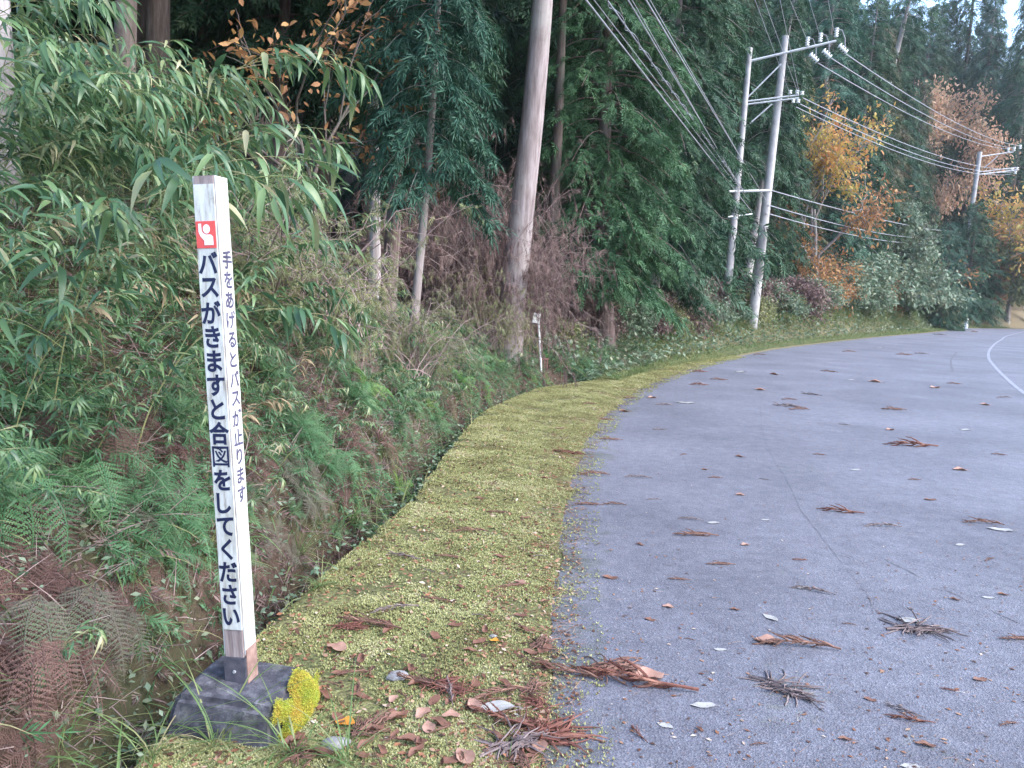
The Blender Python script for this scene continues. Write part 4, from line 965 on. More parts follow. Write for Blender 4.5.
# ------------------------------------------------------------------ fallen sprigs and leaves, each its own thing
def sprig_mesh(seed, ln=1.0, n=9, mat='sprig_brown', wide=.3, clump=False):
    r_ = np.random.default_rng(seed); g = Geo(); u = np.linspace(0, 1, 8)
    ax = np.stack([.08 * np.sin(u * 3 + seed), u - .5, .02 + .03 * np.sin(u * 3.1)], 1); tube(g, ax, np.linspace(.012, .006, 8), 5)
    for k in range(n):
        v = .05 + .9 * (k + r_.random()) / n; p = np.array([np.interp(v, u, ax[:, q]) for q in range(3)]); sd = 1 if k % 2 else -1
        d = np.array([sd * wide * r_.uniform(.3, 1.1), r_.uniform(.7, 1), r_.uniform(0, .35)]); ln_ = r_.uniform(.16, .38) * (1.1 - v * .6); pts = []
        q = p.copy()
        for m in range(6): pts.append(q.copy()); d = d + r_.normal(0, .12, 3) + np.array([-sd * .05, .05, -.07]); d /= np.linalg.norm(d); q = q + d * ln_ / 5; q[2] = max(q[2], .006)
        tube(g, pts, [.007, .010, .011, .010, .008, .003], 4)
        for m in range(1, 6):
            for s2 in (-1, 1):
                e = pts[m] + (d * .6 + np.array([s2 * .5, .1, .15]) + r_.normal(0, .15, 3)) * .055; e[2] = max(e[2], .004); tube(g, [pts[m], e], [.006, .002], 3)
    return g.mesh('sprig', M[mat])
def clump_mesh(seed, mat='sprig_grey', n=46, flat=.28):
    r_ = np.random.default_rng(seed); g = Geo()
    for k in range(n):
        a = r_.uniform(0, 6.28) if r_.random() < .35 else r_.normal(0, .6); p = np.array([r_.uniform(-.3, .15), r_.uniform(-.16, .16), .02]); d = np.array([math.cos(a), math.sin(a) * .8, r_.uniform(.1, .8)]); ln_ = r_.uniform(.3, .6); pts = []
        for m in range(7): pts.append(p.copy()); d = d + r_.normal(0, .2, 3) + np.array([0, 0, -.2]); d /= np.linalg.norm(d); p = p + d * ln_ / 6 * np.array([1, 1, .55]); p[2] = max(p[2], .008)
        tube(g, pts, np.array([.008, .012, .013, .012, .01, .008, .003]) * r_.uniform(.7, 1.2), 4)
    tube(g, [[-.5, .02, .02], [0, 0, .04], [.4, -.03, .02]], [.016, .014, .008], 5)
    return g.mesh('clump', M[mat])
def leaf_mesh(seed, mat, w=.5, curl=.12):
    r_ = np.random.default_rng(seed); g = Geo(); n = 8; u = np.linspace(0, 1, n + 1); wv = w / 2 * np.sin(np.pi * u ** .85) ** .8 + .004; ed = 1 + .12 * np.sin(u * 40 + seed)
    z = .015 + curl * (u - .5) ** 2; V = []
    for c in (-1, -.5, 0, .5, 1): V.append(np.stack([c * wv * ed + .03 * np.sin(u * 3), u - .5, z + curl * 1.2 * (c * wv / w) ** 2 * (1 + np.sin(seed + u * 5)) + .008 * r_.normal(0, 1, n + 1)], 1))
    V = np.concatenate(V); k = n + 1; F_ = []
    for c in range(4): i = np.arange(n) + c * k; F_.append(np.stack([i, i + k, i + k + 1, i + 1], 1))
    g.add(V, np.concatenate(F_)); tube(g, [[0, -.66, .01], [0, -.5, .02]], [.008, .008], 4); return g.mesh('leaf', M[mat], True)
MS = {'b': [sprig_mesh(i, mat='sprig_brown', n=17) for i in (1, 2)], 'r': [sprig_mesh(i, mat='sprig_rust', n=20) for i in (3, 4)], 'g': [sprig_mesh(i, mat='sprig_grey', n=14, wide=.22) for i in (5, 6)],
      'C': [clump_mesh(7, 'sprig_grey'), clump_mesh(8, 'sprig_grey')], 'R': [clump_mesh(9, 'sprig_rust'), clump_mesh(10, 'sprig_brown')],
      'w': [leaf_mesh(1, 'leaf_white'), leaf_mesh(2, 'leaf_white', .4)], 'n': [leaf_mesh(3, 'leaf_brown', .5, .3), leaf_mesh(4, 'leaf_brown', .35, .4)], 'p': [leaf_mesh(5, 'leaf_pink', .6, .25)], 'o': [leaf_mesh(6, 'leaf_orange', .7, .3)]}
NM = {'b': ('cedar_sprig', 'cedar sprig'), 'r': ('cedar_sprig', 'cedar sprig'), 'g': ('cedar_sprig', 'cedar sprig'), 'C': ('twig_clump', 'twig clump'), 'R': ('twig_clump', 'twig clump'), 'w': ('fallen_leaf', 'leaf'), 'n': ('fallen_leaf', 'leaf'), 'p': ('fallen_leaf', 'leaf'), 'o': ('fallen_leaf', 'leaf')}
def drop(k, px, py, wpx, ang, label=None, group=None):
    "lay a fallen thing at its place on the ground; wpx its length in the photo"
    p = gnd(px, py); s_, t_ = xy2st(p[0], p[1]); on = t_[0] > 0
    if on: p = hit(px, py)
    size = wpx / F * np.linalg.norm(p - [0, 0, CAMH]) * (1.0 if k in 'brgCR' else .8)
    o = bpy.data.objects.new(NM[k][0], random.choice(MS[k])); COL.objects.link(o)
    o.location = (p[0], p[1], p[2] + (.012 if on else .001)); o.rotation_euler = (random.uniform(-.06, .06) if on else 0, 0, R(ang)); o.scale = (size,) * 3 if k in 'CR' or k in 'wpon' else (size, size, size * 1.3)
    dw = {'b': 'brown cedar sprig', 'r': 'rusty cedar sprig', 'g': 'grey brown cedar sprig', 'C': 'grey twig clump', 'R': 'rusty twig clump', 'w': 'pale whitish leaf', 'n': 'brown leaf', 'p': 'pinkish leaf', 'o': 'orange leaf'}[k]
    if label is None:
        surf = 'on the moss strip' if on else ('on the far asphalt' if py < 400 else ('on the asphalt in the middle distance' if py < 520 else 'on the near asphalt'))
        side = 'near the centre' if px < 640 else ('right of centre' if px < 800 else 'towards the right edge')
        label = f'small {dw} {surf} {side}'
    tag(o, label, NM[k][1], group or ('fallen leaves' if k in 'wpon' else 'fallen cedar sprigs and twigs')); return o
X = 90  # angle: 0 = points away from the camera (length along +Y), 90 = across
D_ = drop
D_('C', 920, 630, 62, 10, 'tangled grey twig clump on the near asphalt at the right'); D_('w', 908, 621, 26, 80, 'pale torn leaf stuck in the tangled clump at the right')
D_('C', 785, 690, 66, -35, 'bushy grey twig clump on the near asphalt in front'); D_('r', 640, 682, 105, 72, 'big reddish brown cedar sprig heap by the moss edge'); D_('R', 612, 668, 60, 20, 'grey brown twigs at the left end of the big sprig heap')
D_('p', 648, 678, 42, 110, 'largest pinkish curled leaf in the sprig heap'); D_('p', 634, 672, 30, 60, 'second pinkish leaf in the sprig heap'); D_('w', 703, 706, 30, 95, 'round pale grey leaf on the near asphalt beside the sprig heap')
D_('b', 565, 676, 70, 70, 'brown cedar sprig crossing from moss to asphalt'); D_('R', 545, 738, 95, 15, 'big rusty twig clump at the bottom edge on the moss border'); D_('C', 515, 752, 80, 40, 'grey twig clump at the bottom edge beside the rusty clump')
D_('r', 500, 722, 70, 60, 'rust red sprig left of the rusty clump'); D_('w', 495, 714, 46, 95, 'long pale leaf lying on the rusty clump'); D_('w', 562, 669, 17, 100, 'white leaf at the border of moss and asphalt')
D_('b', 500, 700, 60, 110, 'brown sprig on the moss above the rusty clump'); D_('b', 372, 628, 58, 70, 'brown sprig in the middle of the moss strip'); D_('g', 398, 612, 40, 110, 'dark sprig beside the brown one on the moss strip')
D_('b', 425, 690, 60, 60, 'brown sprig on the moss right of the pale stone'); D_('g', 450, 700, 45, 20, 'grey sprig crossing the brown one on the moss'); D_('R', 440, 690, 50, 0, 'twig heap in the lower moss strip')
D_('n', 435, 640, 22, 30); D_('n', 455, 628, 20, 100, 'curled brown leaf on the moss beside the asphalt'); D_('n', 338, 723, 26, 40, 'large brown leaf right of the concrete block'); D_('o', 345, 728, 24, 80, 'orange brown leaf right of the concrete block')
D_('n', 372, 735, 30, 120, 'brown leaf on the moss at the bottom'); D_('n', 440, 730, 30, 60, 'brown leaf near the bottom left of the rusty clump'); D_('p', 428, 733, 24, 10, 'pinkish leaf on the moss at the bottom')
D_('n', 360, 705, 26, 75, 'orange brown leaf on the moss above the bottom edge'); D_('n', 398, 722, 30, 130, 'dark brown leaf amid the bottom moss'); D_('n', 412, 750, 36, 90, 'brown leaf at the bottom edge'); D_('o', 494, 645, 12, 80, 'small orange leaf beside the asphalt edge')
D_('n', 475, 690, 22, 10, 'dark leaf on moss left of the rust sprig'); D_('n', 320, 760, 34, 80, 'big orange brown leaf in the bottom grass'); D_('n', 505, 690, 24, 50, 'brown curled leaf beside the dark moss edge'); D_('g', 405, 560, 34, 80, 'dark sprig on the moss strip in the middle'); D_('b', 470, 535, 36, 90, 'reddish sprig on the moss strip, upper'); D_('b', 440, 605, 30, 70, 'short reddish sprig near the strip centre'); D_('n', 410, 675, 22, 20, 'dark curled leaf above the pale stone'); D_('p', 520, 585, 16, 50, 'pink leaf at the moss border'); D_('b', 515, 590, 30, 100, 'brown sprig at the moss border'); D_('b', 450, 560, 26, 80); D_('b', 500, 515, 24, 70)
D_('b', 698, 536, 40, 85, 'rusty brown sprig beside a small oval pale leaf'); D_('w', 713, 523, 16, 95, 'small oval pale leaf on the middle asphalt'); D_('g', 692, 520, 22, 80, 'dark sprig left of the small oval pale leaf')
D_('r', 843, 512, 36, 75, 'rusty red sprig in the middle of the road'); D_('g', 885, 527, 30, 95, 'thin sprig right of the rusty red sprig'); D_('r', 914, 446, 42, 88, 'long rusty sprig on the right of the road, lying level'); D_('b', 895, 410, 22, 88); D_('g', 790, 407, 28, 80, 'dark sprig on the upper middle road'); D_('b', 800, 410, 20, 95, 'brown sprig touching the dark sprig on the upper middle road')
D_('r', 570, 455, 34, 70, 'rusty sprig at the moss edge half way up the road'); D_('b', 595, 475, 30, 88, 'dark sprig below the rusty one at the moss edge'); D_('b', 612, 440, 22, 88, 'sprig on the road just inside the moss edge'); D_('b', 605, 420, 20, 85); D_('g', 640, 478, 24, 88); D_('b', 590, 505, 26, 85, 'brown sprig on the greenish road edge'); D_('b', 615, 505, 22, 80); D_('n', 740, 457, 12, 80, 'small dark leaf on the middle road'); D_('p', 740, 495, 12, 80, 'tiny rosy leaf in the middle of the road')
D_('g', 815, 592, 34, 70, 'thin broken twig with pale chips in front of the road crack'); D_('w', 800, 588, 18, 80, 'pale bark chip near the thin broken twig'); D_('b', 800, 648, 70, 78, 'long light brown sprig across the near asphalt'); D_('p', 768, 642, 30, 80, 'pink papery leaf at the end of the long light brown sprig'); D_('w', 770, 618, 22, 30, 'white skeleton leaf above the long sprig')
D_('r', 912, 720, 34, 75, 'red brown sprig near the bottom right'); D_('g', 905, 712, 30, 60, 'small grey sprig beside the red brown one'); D_('n', 926, 746, 20, 80, 'brown leaf near the bottom right edge'); D_('w', 910, 767, 22, 90, 'pale leaf cut by the bottom edge'); D_('w', 988, 598, 14, 85, 'white leaf at the right part of the near road'); D_('n', 1003, 595, 12, 80, 'dark leaf right of the white leaf'); D_('n', 955, 600, 12, 70, 'small pinkish brown leaf near the tangled clump')
D_('w', 1000, 530, 26, 78, 'long pale leaf near the right edge of the photo'); D_('b', 985, 524, 30, 75, 'brown sprig touching the long pale leaf at right'); D_('b', 1020, 640, 30, 85, 'brown sprig at the right edge'); D_('r', 640, 735, 26, 20, 'small rusty sprig below the big heap'); D_('w', 665, 726, 20, 60, 'curled pale bark below the big heap'); D_('n', 700, 730, 12, 40, 'rosy small leaf below the round pale leaf')
D_('p', 668, 607, 14, 80, 'pink leaf on near asphalt'); D_('n', 610, 578, 20, 80, 'pale brown leaf pair near the moss'); D_('b', 680, 580, 20, 80); D_('b', 722, 565, 26, 88, 'dark thin sprig above the near asphalt'); D_('n', 640, 545, 12, 60)
rd = np.random.default_rng(33)
for (px, py, w) in [(685, 403, 24), (665, 405, 18), (700, 385, 18), (720, 380, 16), (740, 372, 16), (760, 390, 14), (775, 375, 14), (812, 395, 18), (790, 400, 14), (830, 372, 14), (850, 380, 12), (875, 382, 16), (905, 355, 14), (922, 354, 12), (935, 388, 14), (955, 384, 12), (850, 352, 12), (880, 348, 10), (940, 335, 10), (975, 332, 9), (1005, 398, 14), (985, 405, 12), (760, 355, 12), (700, 372, 16), (652, 398, 14), (625, 412, 16), (630, 398, 14), (660, 430, 14), (684, 455, 10), (716, 478, 14), (655, 500, 14), (705, 470, 10), (765, 480, 10), (820, 455, 12), (855, 470, 14), (915, 480, 12), (960, 470, 16), (1000, 455, 12), (845, 425, 10), (890, 430, 12), (965, 430, 14), (930, 500, 14), (960, 545, 12), (765, 520, 12), (745, 545, 12), (800, 560, 14), (650, 620, 14), (735, 610, 12), (720, 650, 16), (690, 640, 10), (850, 625, 12), (870, 700, 14), (845, 740, 16), (760, 745, 16), (980, 680, 16), (1010, 725, 18), (950, 690, 14), (990, 560, 14), (540, 560, 14), (520, 620, 18), (500, 600, 14), (530, 655, 20), (525, 520, 14), (545, 480, 12), (560, 430, 14), (590, 405, 16), (480, 500, 14), (460, 590, 16), (390, 590, 16), (430, 575, 14), (360, 660, 18), (330, 690, 18), (470, 655, 18), (390, 655, 14), (480, 620, 14), (500, 560, 16), (545, 605, 14), (535, 635, 16), (560, 590, 12)]:
    k = rd.choice(list('bbrgnpw' if px > 560 else 'brnnpg')); D_(k, px, py, w, rd.uniform(60, 120))

for i in range(85):
    px = 290 + 290 * rd.random(); py = 768 - 150 * rd.random() ** 1.7
    p = hit(px, py); s_, t_ = xy2st(p[0], p[1])
    if t_[0] < -.02 or (px < 310 and py < 745): continue
    k = rd.choice(list('nnnnnpbbR')); D_(k, px, py, rd.uniform(16, 34) if k in 'npb' else 40, rd.uniform(0, 180), 'fallen brown scrap among many in the litter at the near end of the moss strip', 'litter pieces at the near end of the moss strip')
# stone, and the bright moss
def stone(px, py, w, lab, mat):
    p = hit(px, py); size = w / F * np.linalg.norm(p - [0, 0, CAMH]); g = Geo(); r_ = np.random.default_rng(int(px)); V = []
    n1, n2 = 8, 14
    for i in range(n1 + 1):
        for j in range(n2):
            th = math.pi * i / n1; ph = 2 * math.pi * j / n2; d = np.array([math.sin(th) * math.cos(ph), math.sin(th) * math.sin(ph), math.cos(th)])
            V.append(d * (1 + .22 * mnoise.noise(Vector(d * 1.6 + px))) * np.array([.5, .3, .22]))
    F_ = [[i * n2 + j, i * n2 + (j + 1) % n2, (i + 1) * n2 + (j + 1) % n2, (i + 1) * n2 + j] for i in range(n1) for j in range(n2)]
    g.add(np.array(V) * size, np.array(F_)[:, ::-1]); o = g.build('stone', mat); o.location = (p[0], p[1], p[2] + size * .1); o.rotation_euler = (.1, .1, .5); tag(o, lab, 'stone')
M['stone'] = simple('stone', (.14, .135, .14), (.3, .29, .29), 20, .8)
stone(398, 682, 22, 'pale grey stone on the moss strip', M['stone']); stone(335, 748, 26, 'flat grey stone in the bottom grass beside the block', M['stone']); stone(493, 640, 8, 'tiny white pebble on the moss', M['stone'])

# ------------------------------------------------------------------ bus stop post on its concrete block
post_b = gnd(242, 678, .175); PY = post_b[1]
top = at(209.5, 177, PY)
axis = unit((top - post_b)[None])[0]; LP = np.linalg.norm(top - post_b)
fn = np.array([-.17, -.985, 0.]); Yv = unit((-(fn - fn.dot(axis) * axis))[None])[0]; Xv = np.cross(Yv, axis)
PM = Matrix(((Xv[0], Yv[0], axis[0], post_b[0]), (Xv[1], Yv[1], axis[1], post_b[1]), (Xv[2], Yv[2], axis[2], post_b[2]), (0, 0, 0, 1)))
root = empty('bus_signal_post'); root.matrix_world = PM
tag(root, 'white square wooden post with black Japanese bus stop lettering, leaning left on a concrete block', 'sign post')
def fz(py): return LP * (678 - py) / (678 - 177)
PWd = .076
def bbox(name, c, s, mat, parent, bev=.003):
    import bmesh
    bm = bmesh.new(); bmesh.ops.create_cube(bm, size=1); bmesh.ops.scale(bm, vec=s, verts=bm.verts)
    if bev: bmesh.ops.bevel(bm, geom=bm.edges[:], offset=bev, segments=2, affect='EDGES')
    bmesh.ops.translate(bm, vec=c, verts=bm.verts); me = bpy.data.meshes.new(name); bm.to_mesh(me); bm.free(); me.materials.append(mat)
    o = bpy.data.objects.new(name, me); COL.objects.link(o); o.parent = parent; return o
bbox('post_core', (0, 0, LP / 2 - .03), (PWd, PWd, LP + .06), M['post_wood'], root, .004)
# painted sheets on the two visible faces and the two hidden ones
zt = fz(185); zb = fz(621)
bbox('front_panel', (0, -PWd / 2 - .001, (zt + zb) / 2), (PWd - .002, .005, zt - zb), M['post_paint'], root, .001)
zt2 = LP - .001; zb2 = fz(648)
bbox('side_panel', (PWd / 2 + .001, .002, (zt2 + zb2) / 2), (.005, PWd - .003, zt2 - zb2), M['post_paint'], root, .001)
bbox('side_panel', (-PWd / 2 - .001, .002, (zt2 + zb2) / 2), (.005, PWd - .003, zt2 - zb2), M['post_paint'], root, .001)
sh_ = bbox('metal_shoe', (0, 0, fz(650) / 2 - .005), (PWd + .008, PWd + .008, fz(650) + .01), M['dark_metal'], root, .002)
bbox('rusty_plate', (PWd / 2 + .0052, 0, fz(645) / 2), (.003, PWd - .006, fz(640)), M['rust'], sh_, .001)
g = Geo(); tube(g, [[-.002, -PWd / 2 - .004, fz(665)], [-.002, -PWd / 2 - .009, fz(665)]], [.006, .005], 10, True); g.build('bolt', M['galvanised'], sh_)
def text_mesh(chars, name, mat, parent, z0, z1, size, M3, off, bold, xs=1.0, ys=1.0):
    "vertical lettering, one mesh"
    V = []; Fs = []; g = Geo(); n = len(chars)
    pitch = (z0 - z1) / n
    for i, ch in enumerate(chars):
        cu = bpy.data.curves.new('t', 'FONT'); cu.body = ch; cu.size = 1; cu.align_x = 'LEFT'; cu.offset = bold if ch != '図' else bold * .35; cu.extrude = 0.0; cu.resolution_u = 4
        ob = bpy.data.objects.new('t', cu); COL.objects.link(ob); dg = bpy.context.evaluated_depsgraph_get(); me = bpy.data.meshes.new_from_object(ob.evaluated_get(dg))
        nv = len(me.vertices)
        if nv:
            co = np.zeros(nv * 3); me.vertices.foreach_get('co', co); co = co.reshape(-1, 3)
            # centre each glyph on its em box: CJK glyphs are full width
            cxm = (co[:, 0].min() + co[:, 0].max()) / 2; em = 1.0
            cym = CYM.get(ch, (co[:, 1].min() + co[:, 1].max()) / 2)
            co2 = np.stack([(co[:, 0] - cxm) * size * xs, (co[:, 1] - cym) * size * ys, 0 * co[:, 0]], 1)
            co2[:, 1] += z0 - pitch * (i + .5)
            W_ = co2 @ np.array(M3).T + np.array(off)
            fs = [tuple(p.vertices) for p in me.polygons]; n0 = g.n; g.v.append(W_); g.n += nv
            for f in fs: g.f.append(np.array([f]) + n0); g.m.append(np.array([0]))
        bpy.data.objects.remove(ob); bpy.data.curves.remove(cu); bpy.data.meshes.remove(me)
    return g.build(name, mat, parent)
CYM = {}
Mfront = np.array([[1, 0, 0], [0, 0, -1], [0, 1, 0]]).astype(float)   # columns: text x -> X, text y -> Z, normal -> -Y
Mright = np.array([[0, 0, 1], [1, 0, 0], [0, 1, 0]]).astype(float)
text_mesh('バスがきますと合図をしてください', 'lettering', M['navy_ink'], root, fz(246), fz(619), .072, Mfront, (0, -PWd / 2 - .0045, 0), .032, 1.0, 1.12)
text_mesh('手をあげるとバスが止ります', 'side_lettering', M['faded_ink'], root, fz(245), fz(494), .06, Mright, (PWd / 2 + .0045, .004, 0), .028, 1.0, 1.05)
# emblem: red square, white figure raising an arm
ez0, ez1 = fz(244), fz(219); ec = (ez0 + ez1) / 2; eh = ez1 - ez0; ew = PWd - .006
em = bbox('emblem', (0, -PWd / 2 - .0046, ec), (ew, .002, eh), M['red_paint'], root, 0)
g = Geo(); yy = -PWd / 2 - .0066
def poly(pts): 
    g.add([[x * ew / 2, yy, ec + z * eh / 2] for x, z in pts], np.array([list(range(len(pts)))]))
poly([(.1 + .36 * math.cos(a), .42 + .34 * math.sin(a)) for a in np.linspace(0, 2 * math.pi, 25)[:-1]])
arm = [(-.72, .82), (-.42, .82), (-.40, .3), (-.28, .12), (0, .0), (.5, .0), (.72, -.15), (.74, -.78), (-.2, -.78), (-.18, -.45), (-.55, -.12), (-.72, .2)]
poly(arm); g.build('figure_mark', M['white_paint'], em)
# concrete block
import bmesh
bm = bmesh.new(); bmesh.ops.create_cube(bm, size=1)
for v in bm.verts:
    k = .66 if v.co.z > 0 else 1.0; v.co.x *= .46 * (k + .12 if k < 1 else 1); v.co.y *= .42 * (k + .06 if k < 1 else 1); v.co.z *= .3
bmesh.ops.bevel(bm, geom=bm.edges[:], offset=.02, segments=2, affect='EDGES'); bmesh.ops.subdivide_edges(bm, edges=bm.edges[:], cuts=7, use_grid_fill=True)
for v in bm.verts: v.co += Vector(mnoise.noise_vector(v.co * 7)) * .005 + Vector(mnoise.noise_vector(v.co * 30)) * .002
me = bpy.data.meshes.new('concrete_block'); bm.to_mesh(me); bm.free(); me.materials.append(M['block'])
for p in me.polygons: p.use_smooth = False
blk = bpy.data.objects.new('concrete_block', me); COL.objects.link(blk); bx_, by_ = post_b[0] + .01, post_b[1] - .015
blk.location = (bx_, by_, .178 - .15); blk.rotation_euler = (R(1), R(2), R(-8)); tag(blk, 'dark weathered concrete block under the leaning white post', 'concrete block')
# bright yellow moss cushion on the right flank
g = Geo(); n = 17000; u = ru.normal(0, 1, n); v = ru.normal(0, 1, n)
a_ = ru.uniform(0, 6.28, n); r2 = np.sqrt(ru.random(n)) * (1 + .12 * np.sin(a_ * 5 + 1) + .08 * np.sin(a_ * 9)) + ru.normal(0, .05, n); r2 = np.abs(r2); lx = r2 * np.cos(a_) * .13; lz = r2 * np.sin(a_) * .072
Q = np.stack([bx_ + .194 + .036 * np.clip(1 - r2 ** 2, 0, 1) ** .6 + lz * -.3, by_ - .015 + lx * 1.25, .1 + lz * 1.15 + .02 * np.sin(lx * 40)], 1); Q[:, 0] += .14 * lx * 1.25 + .004
g.inst(MOSS, frames(np.stack([np.ones(n) * .6, ru.normal(0, .6, n), ru.normal(.3, .6, n)], 1)) * ru.uniform(.004, .0075, n)[:, None, None], Q + ru.normal(0, .0025, Q.shape))
tag(g.build('moss_cushion', M['bright_moss']), 'bright yellow moss cushion on the right side of the concrete block', 'moss')

# grass tufts: long arching blades
def tuft(seed, n, ln, mat='grass', w=.012):
    r_ = np.random.default_rng(seed); g = Geo(); LB = [strip_leaf(8, w / ln, dr, .2, .25) for dr in (.5, .9, 1.3)]
    D = np.stack([r_.normal(0, .75, n), r_.normal(0, .75, n), r_.uniform(.55, 1.3, n)], 1); FRm = frames(D) * (ln * r_.uniform(.5, 1.15, n))[:, None, None]; ty = r_.integers(0, 3, n); O = np.stack([r_.normal(0, .02, n), r_.normal(0, .02, n), 0 * D[:, 0]], 1)
    for k in range(3): g.inst(LB[k], FRm[ty == k], O[ty == k])
    return Proto(g.build('grass_tuft', M[mat], smooth=True))
tA = tuft(1, 30, .46, w=.007); tB = tuft(2, 60, .4, w=.008); GG = 'grass tufts along the ditch'
for (pr, px, py, sc, lab) in [(tA, 215, 752, 1.0, 'long arching grass tuft in front of the concrete block'), (tA, 292, 760, .9, 'arching grass tuft at the lower right corner of the block'), (tB, 355, 545, .95, 'thick tuft of fine grass hanging over the ditch'), (tA, 60, 760, .8, 'grass tuft in the bottom left corner'), (tB, 375, 520, .7, 'second fine grass tuft just beyond the thick one at the ditch'), (tA, 300, 560, .8, 'sparse grass tuft right of the post at the ditch'), (tA, 150, 765, .9, 'grass blades left of the block at the bottom edge'), (tA, 345, 768, .7, 'small grass tuft at the bottom edge right of the block'), (tB, 560, 372, 1.6, 'broad grass tuft at the far end of the fern bank'), (tB, 580, 366, 1.5, 'grass tuft under the bright green cedar'), (tB, 320, 590, .5, 'short grass tuft in the ditch right of the post')]:
    tag(pr.put(hit(px, py) , random.uniform(0, 6), sc), lab, 'grass tuft', GG)

for i in range(22):
    rel_ = random.uniform(2.6, 11); s_ = rel_ + S0; x, y = st2xy(s_, kn(s_, W_TAB) + random.uniform(.3, .6)); x = float(x); y = float(y)
    tag(tB.put((x, y, H1(x, y)), random.uniform(0, 6), random.uniform(.4, .75)), 'fine grass tuft hanging from the bank into the ditch', 'grass tuft', 'fine grass tufts hanging into the ditch')
# ------------------------------------------------------------------ small sign, marker post, board, crate
Ys = 13.2
b = at(543, 347, Ys); t = at(538, 322, Ys); root = empty('small_sign', tuple(b)); tag(root, 'small white square sign on a thin white stake beside the dead brush', 'sign')
g = Geo(); tube(g, [[0, 0, H1(b[0], Ys) - b[2] - .08], [t[0] - b[0], 0, t[2] - b[2] + .1]], [.016, .016], 8, True); g.build('stake', M['white_paint'], root)
g = Geo(); Mx = Matrix.Rotation(R(8), 3, 'Y') @ Matrix.Rotation(R(15), 3, 'Z'); c = (at(536.5, 318, Ys) - b); box(g, c - np.array([0, .02, 0]), (.125, .008, .17), Mx); pn = g.build('sign_panel', M['white_paint'], root)
g = Geo(); box(g, c + np.array([-.015, -.028, .045]), (.06, .004, .03), Mx); g.build('faded_mark', M['galvanised'], pn)
b = at(542.5, 352, Ys + .2); b[2] = H1(b[0], b[1]) - .01; root = empty('small_crate', tuple(b)); tag(root, 'small reddish slatted frame on the ground beside the small white sign', 'frame')
g = Geo()
for dx in (-.045, 0, .045): box(g, (dx + .05, 0, .05), (.012, .02, .16))
g.build('slat', M['red_board'], root); g = Geo(); box(g, (.05, -.0165, .12), (.12, .012, .018)); g.build('rail', M['red_board'], root)
b = at(533.5, 350, Ys); b[2] = H1(b[0], Ys); g = Geo(); tube(g, [[0, 0, -.1], [-.005, 0, .1]], [.016, .016], 8, True); g.add([[-.0, 0, .1]], np.zeros((0, 4), int)) if False else None; o = g.build('marker_stake', M['white_paint'], smooth=False); o.location = tuple(b); tag(o, 'short white stake left of the small sign', 'stake')
# white marker post by the far bend
p = gnd(965.5, 328.5); root = empty('marker_post', (p[0], p[1], 0)); tag(root, 'short white rounded marker post at the far road edge', 'marker post')
g = Geo(); tube(g, [[0, 0, -.1], [0, 0, .55], [0, 0, .78], [0, 0, .86], [0, 0, .9]], [.17, .17, .16, .11, .02], 14, True); g.build('post_body', M['white_paint'], root, True)
g = Geo(); tube(g, [[0, 0, .62], [0, 0, .68]], [.176, .176], 14); g.build('band', M['galvanised'], root, True)
# board at the far right
p = gnd(1014, 322); root = empty('notice_board', (p[0], p[1], 0)); tag(root, 'small dark blue framed board on two legs at the far right edge', 'notice board')
kk = p[1] / F
for dx in (-2.2, 2.4):
    g = Geo(); box(g, (dx * kk, 0, 9 * kk), (1.6 * kk, .12, 18 * kk)); g.build('leg', M['blue_frame'], root)
g = Geo(); box(g, (.1 * kk, .03, 12 * kk), (3 * kk, .04, 7 * kk)); g.build('panel', M['white_paint'], root)

# ------------------------------------------------------------------ utility poles and wires
YP = 29.0
UG = 'utility poles along the road'
def pole(px0, py0, pxt, pyt, Y, r0, r1, label, band=False):
    t = at(pxt, pyt, Y); b = at(px0, py0, Y); z = H1(b[0], Y) - .3; d = (t - b) / (t[2] - b[2]); foot = b + d * (z - b[2]); root = empty('utility_pole', tuple(foot)); tag(root, label, 'utility pole', UG)
    h = t[2] - foot[2]; g = Geo(); k = np.linspace(0, 1, 8); tube(g, np.stack([d[0] * h * k, d[1] * h * k, h * k], 1), r0 + (r1 - r0) * k, 16, True); g.build('shaft', M['pole_concrete'], root, True)
    return root, foot, d, h
def rod(pa, pb, r, name, mat, parent, origin, sides=6):
    g = Geo(); tube(g, [np.array(pa) - origin, np.array(pb) - origin], [r, r], sides, True); return g.build(name, mat, parent)
def insulator(p, d, parent, origin, s=1.0, n=4):
    d = unit(np.array([d]))[0]; pts = []; rr = []
    for k in range(n):
        a = .07 * k * s; pts += [p + d * a, p + d * (a + .015 * s), p + d * (a + .035 * s), p + d * (a + .05 * s)]; rr += [.025, .065, .065, .025]
    g = Geo(); tube(g, np.array(pts) - origin, np.array(rr) * s, 10, True); return g.build('insulator', M['porcelain'], parent, True)
rA, fA, dA, hA = pole(723.5, 331, 750, 48, YP - .5, .16, .09, 'left utility pole with a white band at its foot')
g = Geo(); zz = at(724.2, 322, YP - .5)[2] - fA[2]; z1 = at(724, 331, YP - .5)[2] - fA[2]
tube(g, [[dA[0] * z1, dA[1] * z1, z1], [dA[0] * zz, dA[1] * zz, zz]], [.178, .176], 16); g.build('white_band', M['pole_band'], rA, True)
for py in (204, 232, 219):
    z1 = at(733, py, YP - .5)[2] - fA[2]; g = Geo(); tube(g, [[dA[0] * z1, dA[1] * z1, z1], [dA[0] * (z1 + .06), dA[1] * (z1 + .06), z1 + .06]], [.145, .145], 14, True); g.build('clamp_band', M['galvanised'], rA, True)
rB, fB, dB, hB = pole(755, 300, 785.5, 36, YP + .3, .2, .12, 'taller right utility pole carrying the long crossarm')
YB = YP
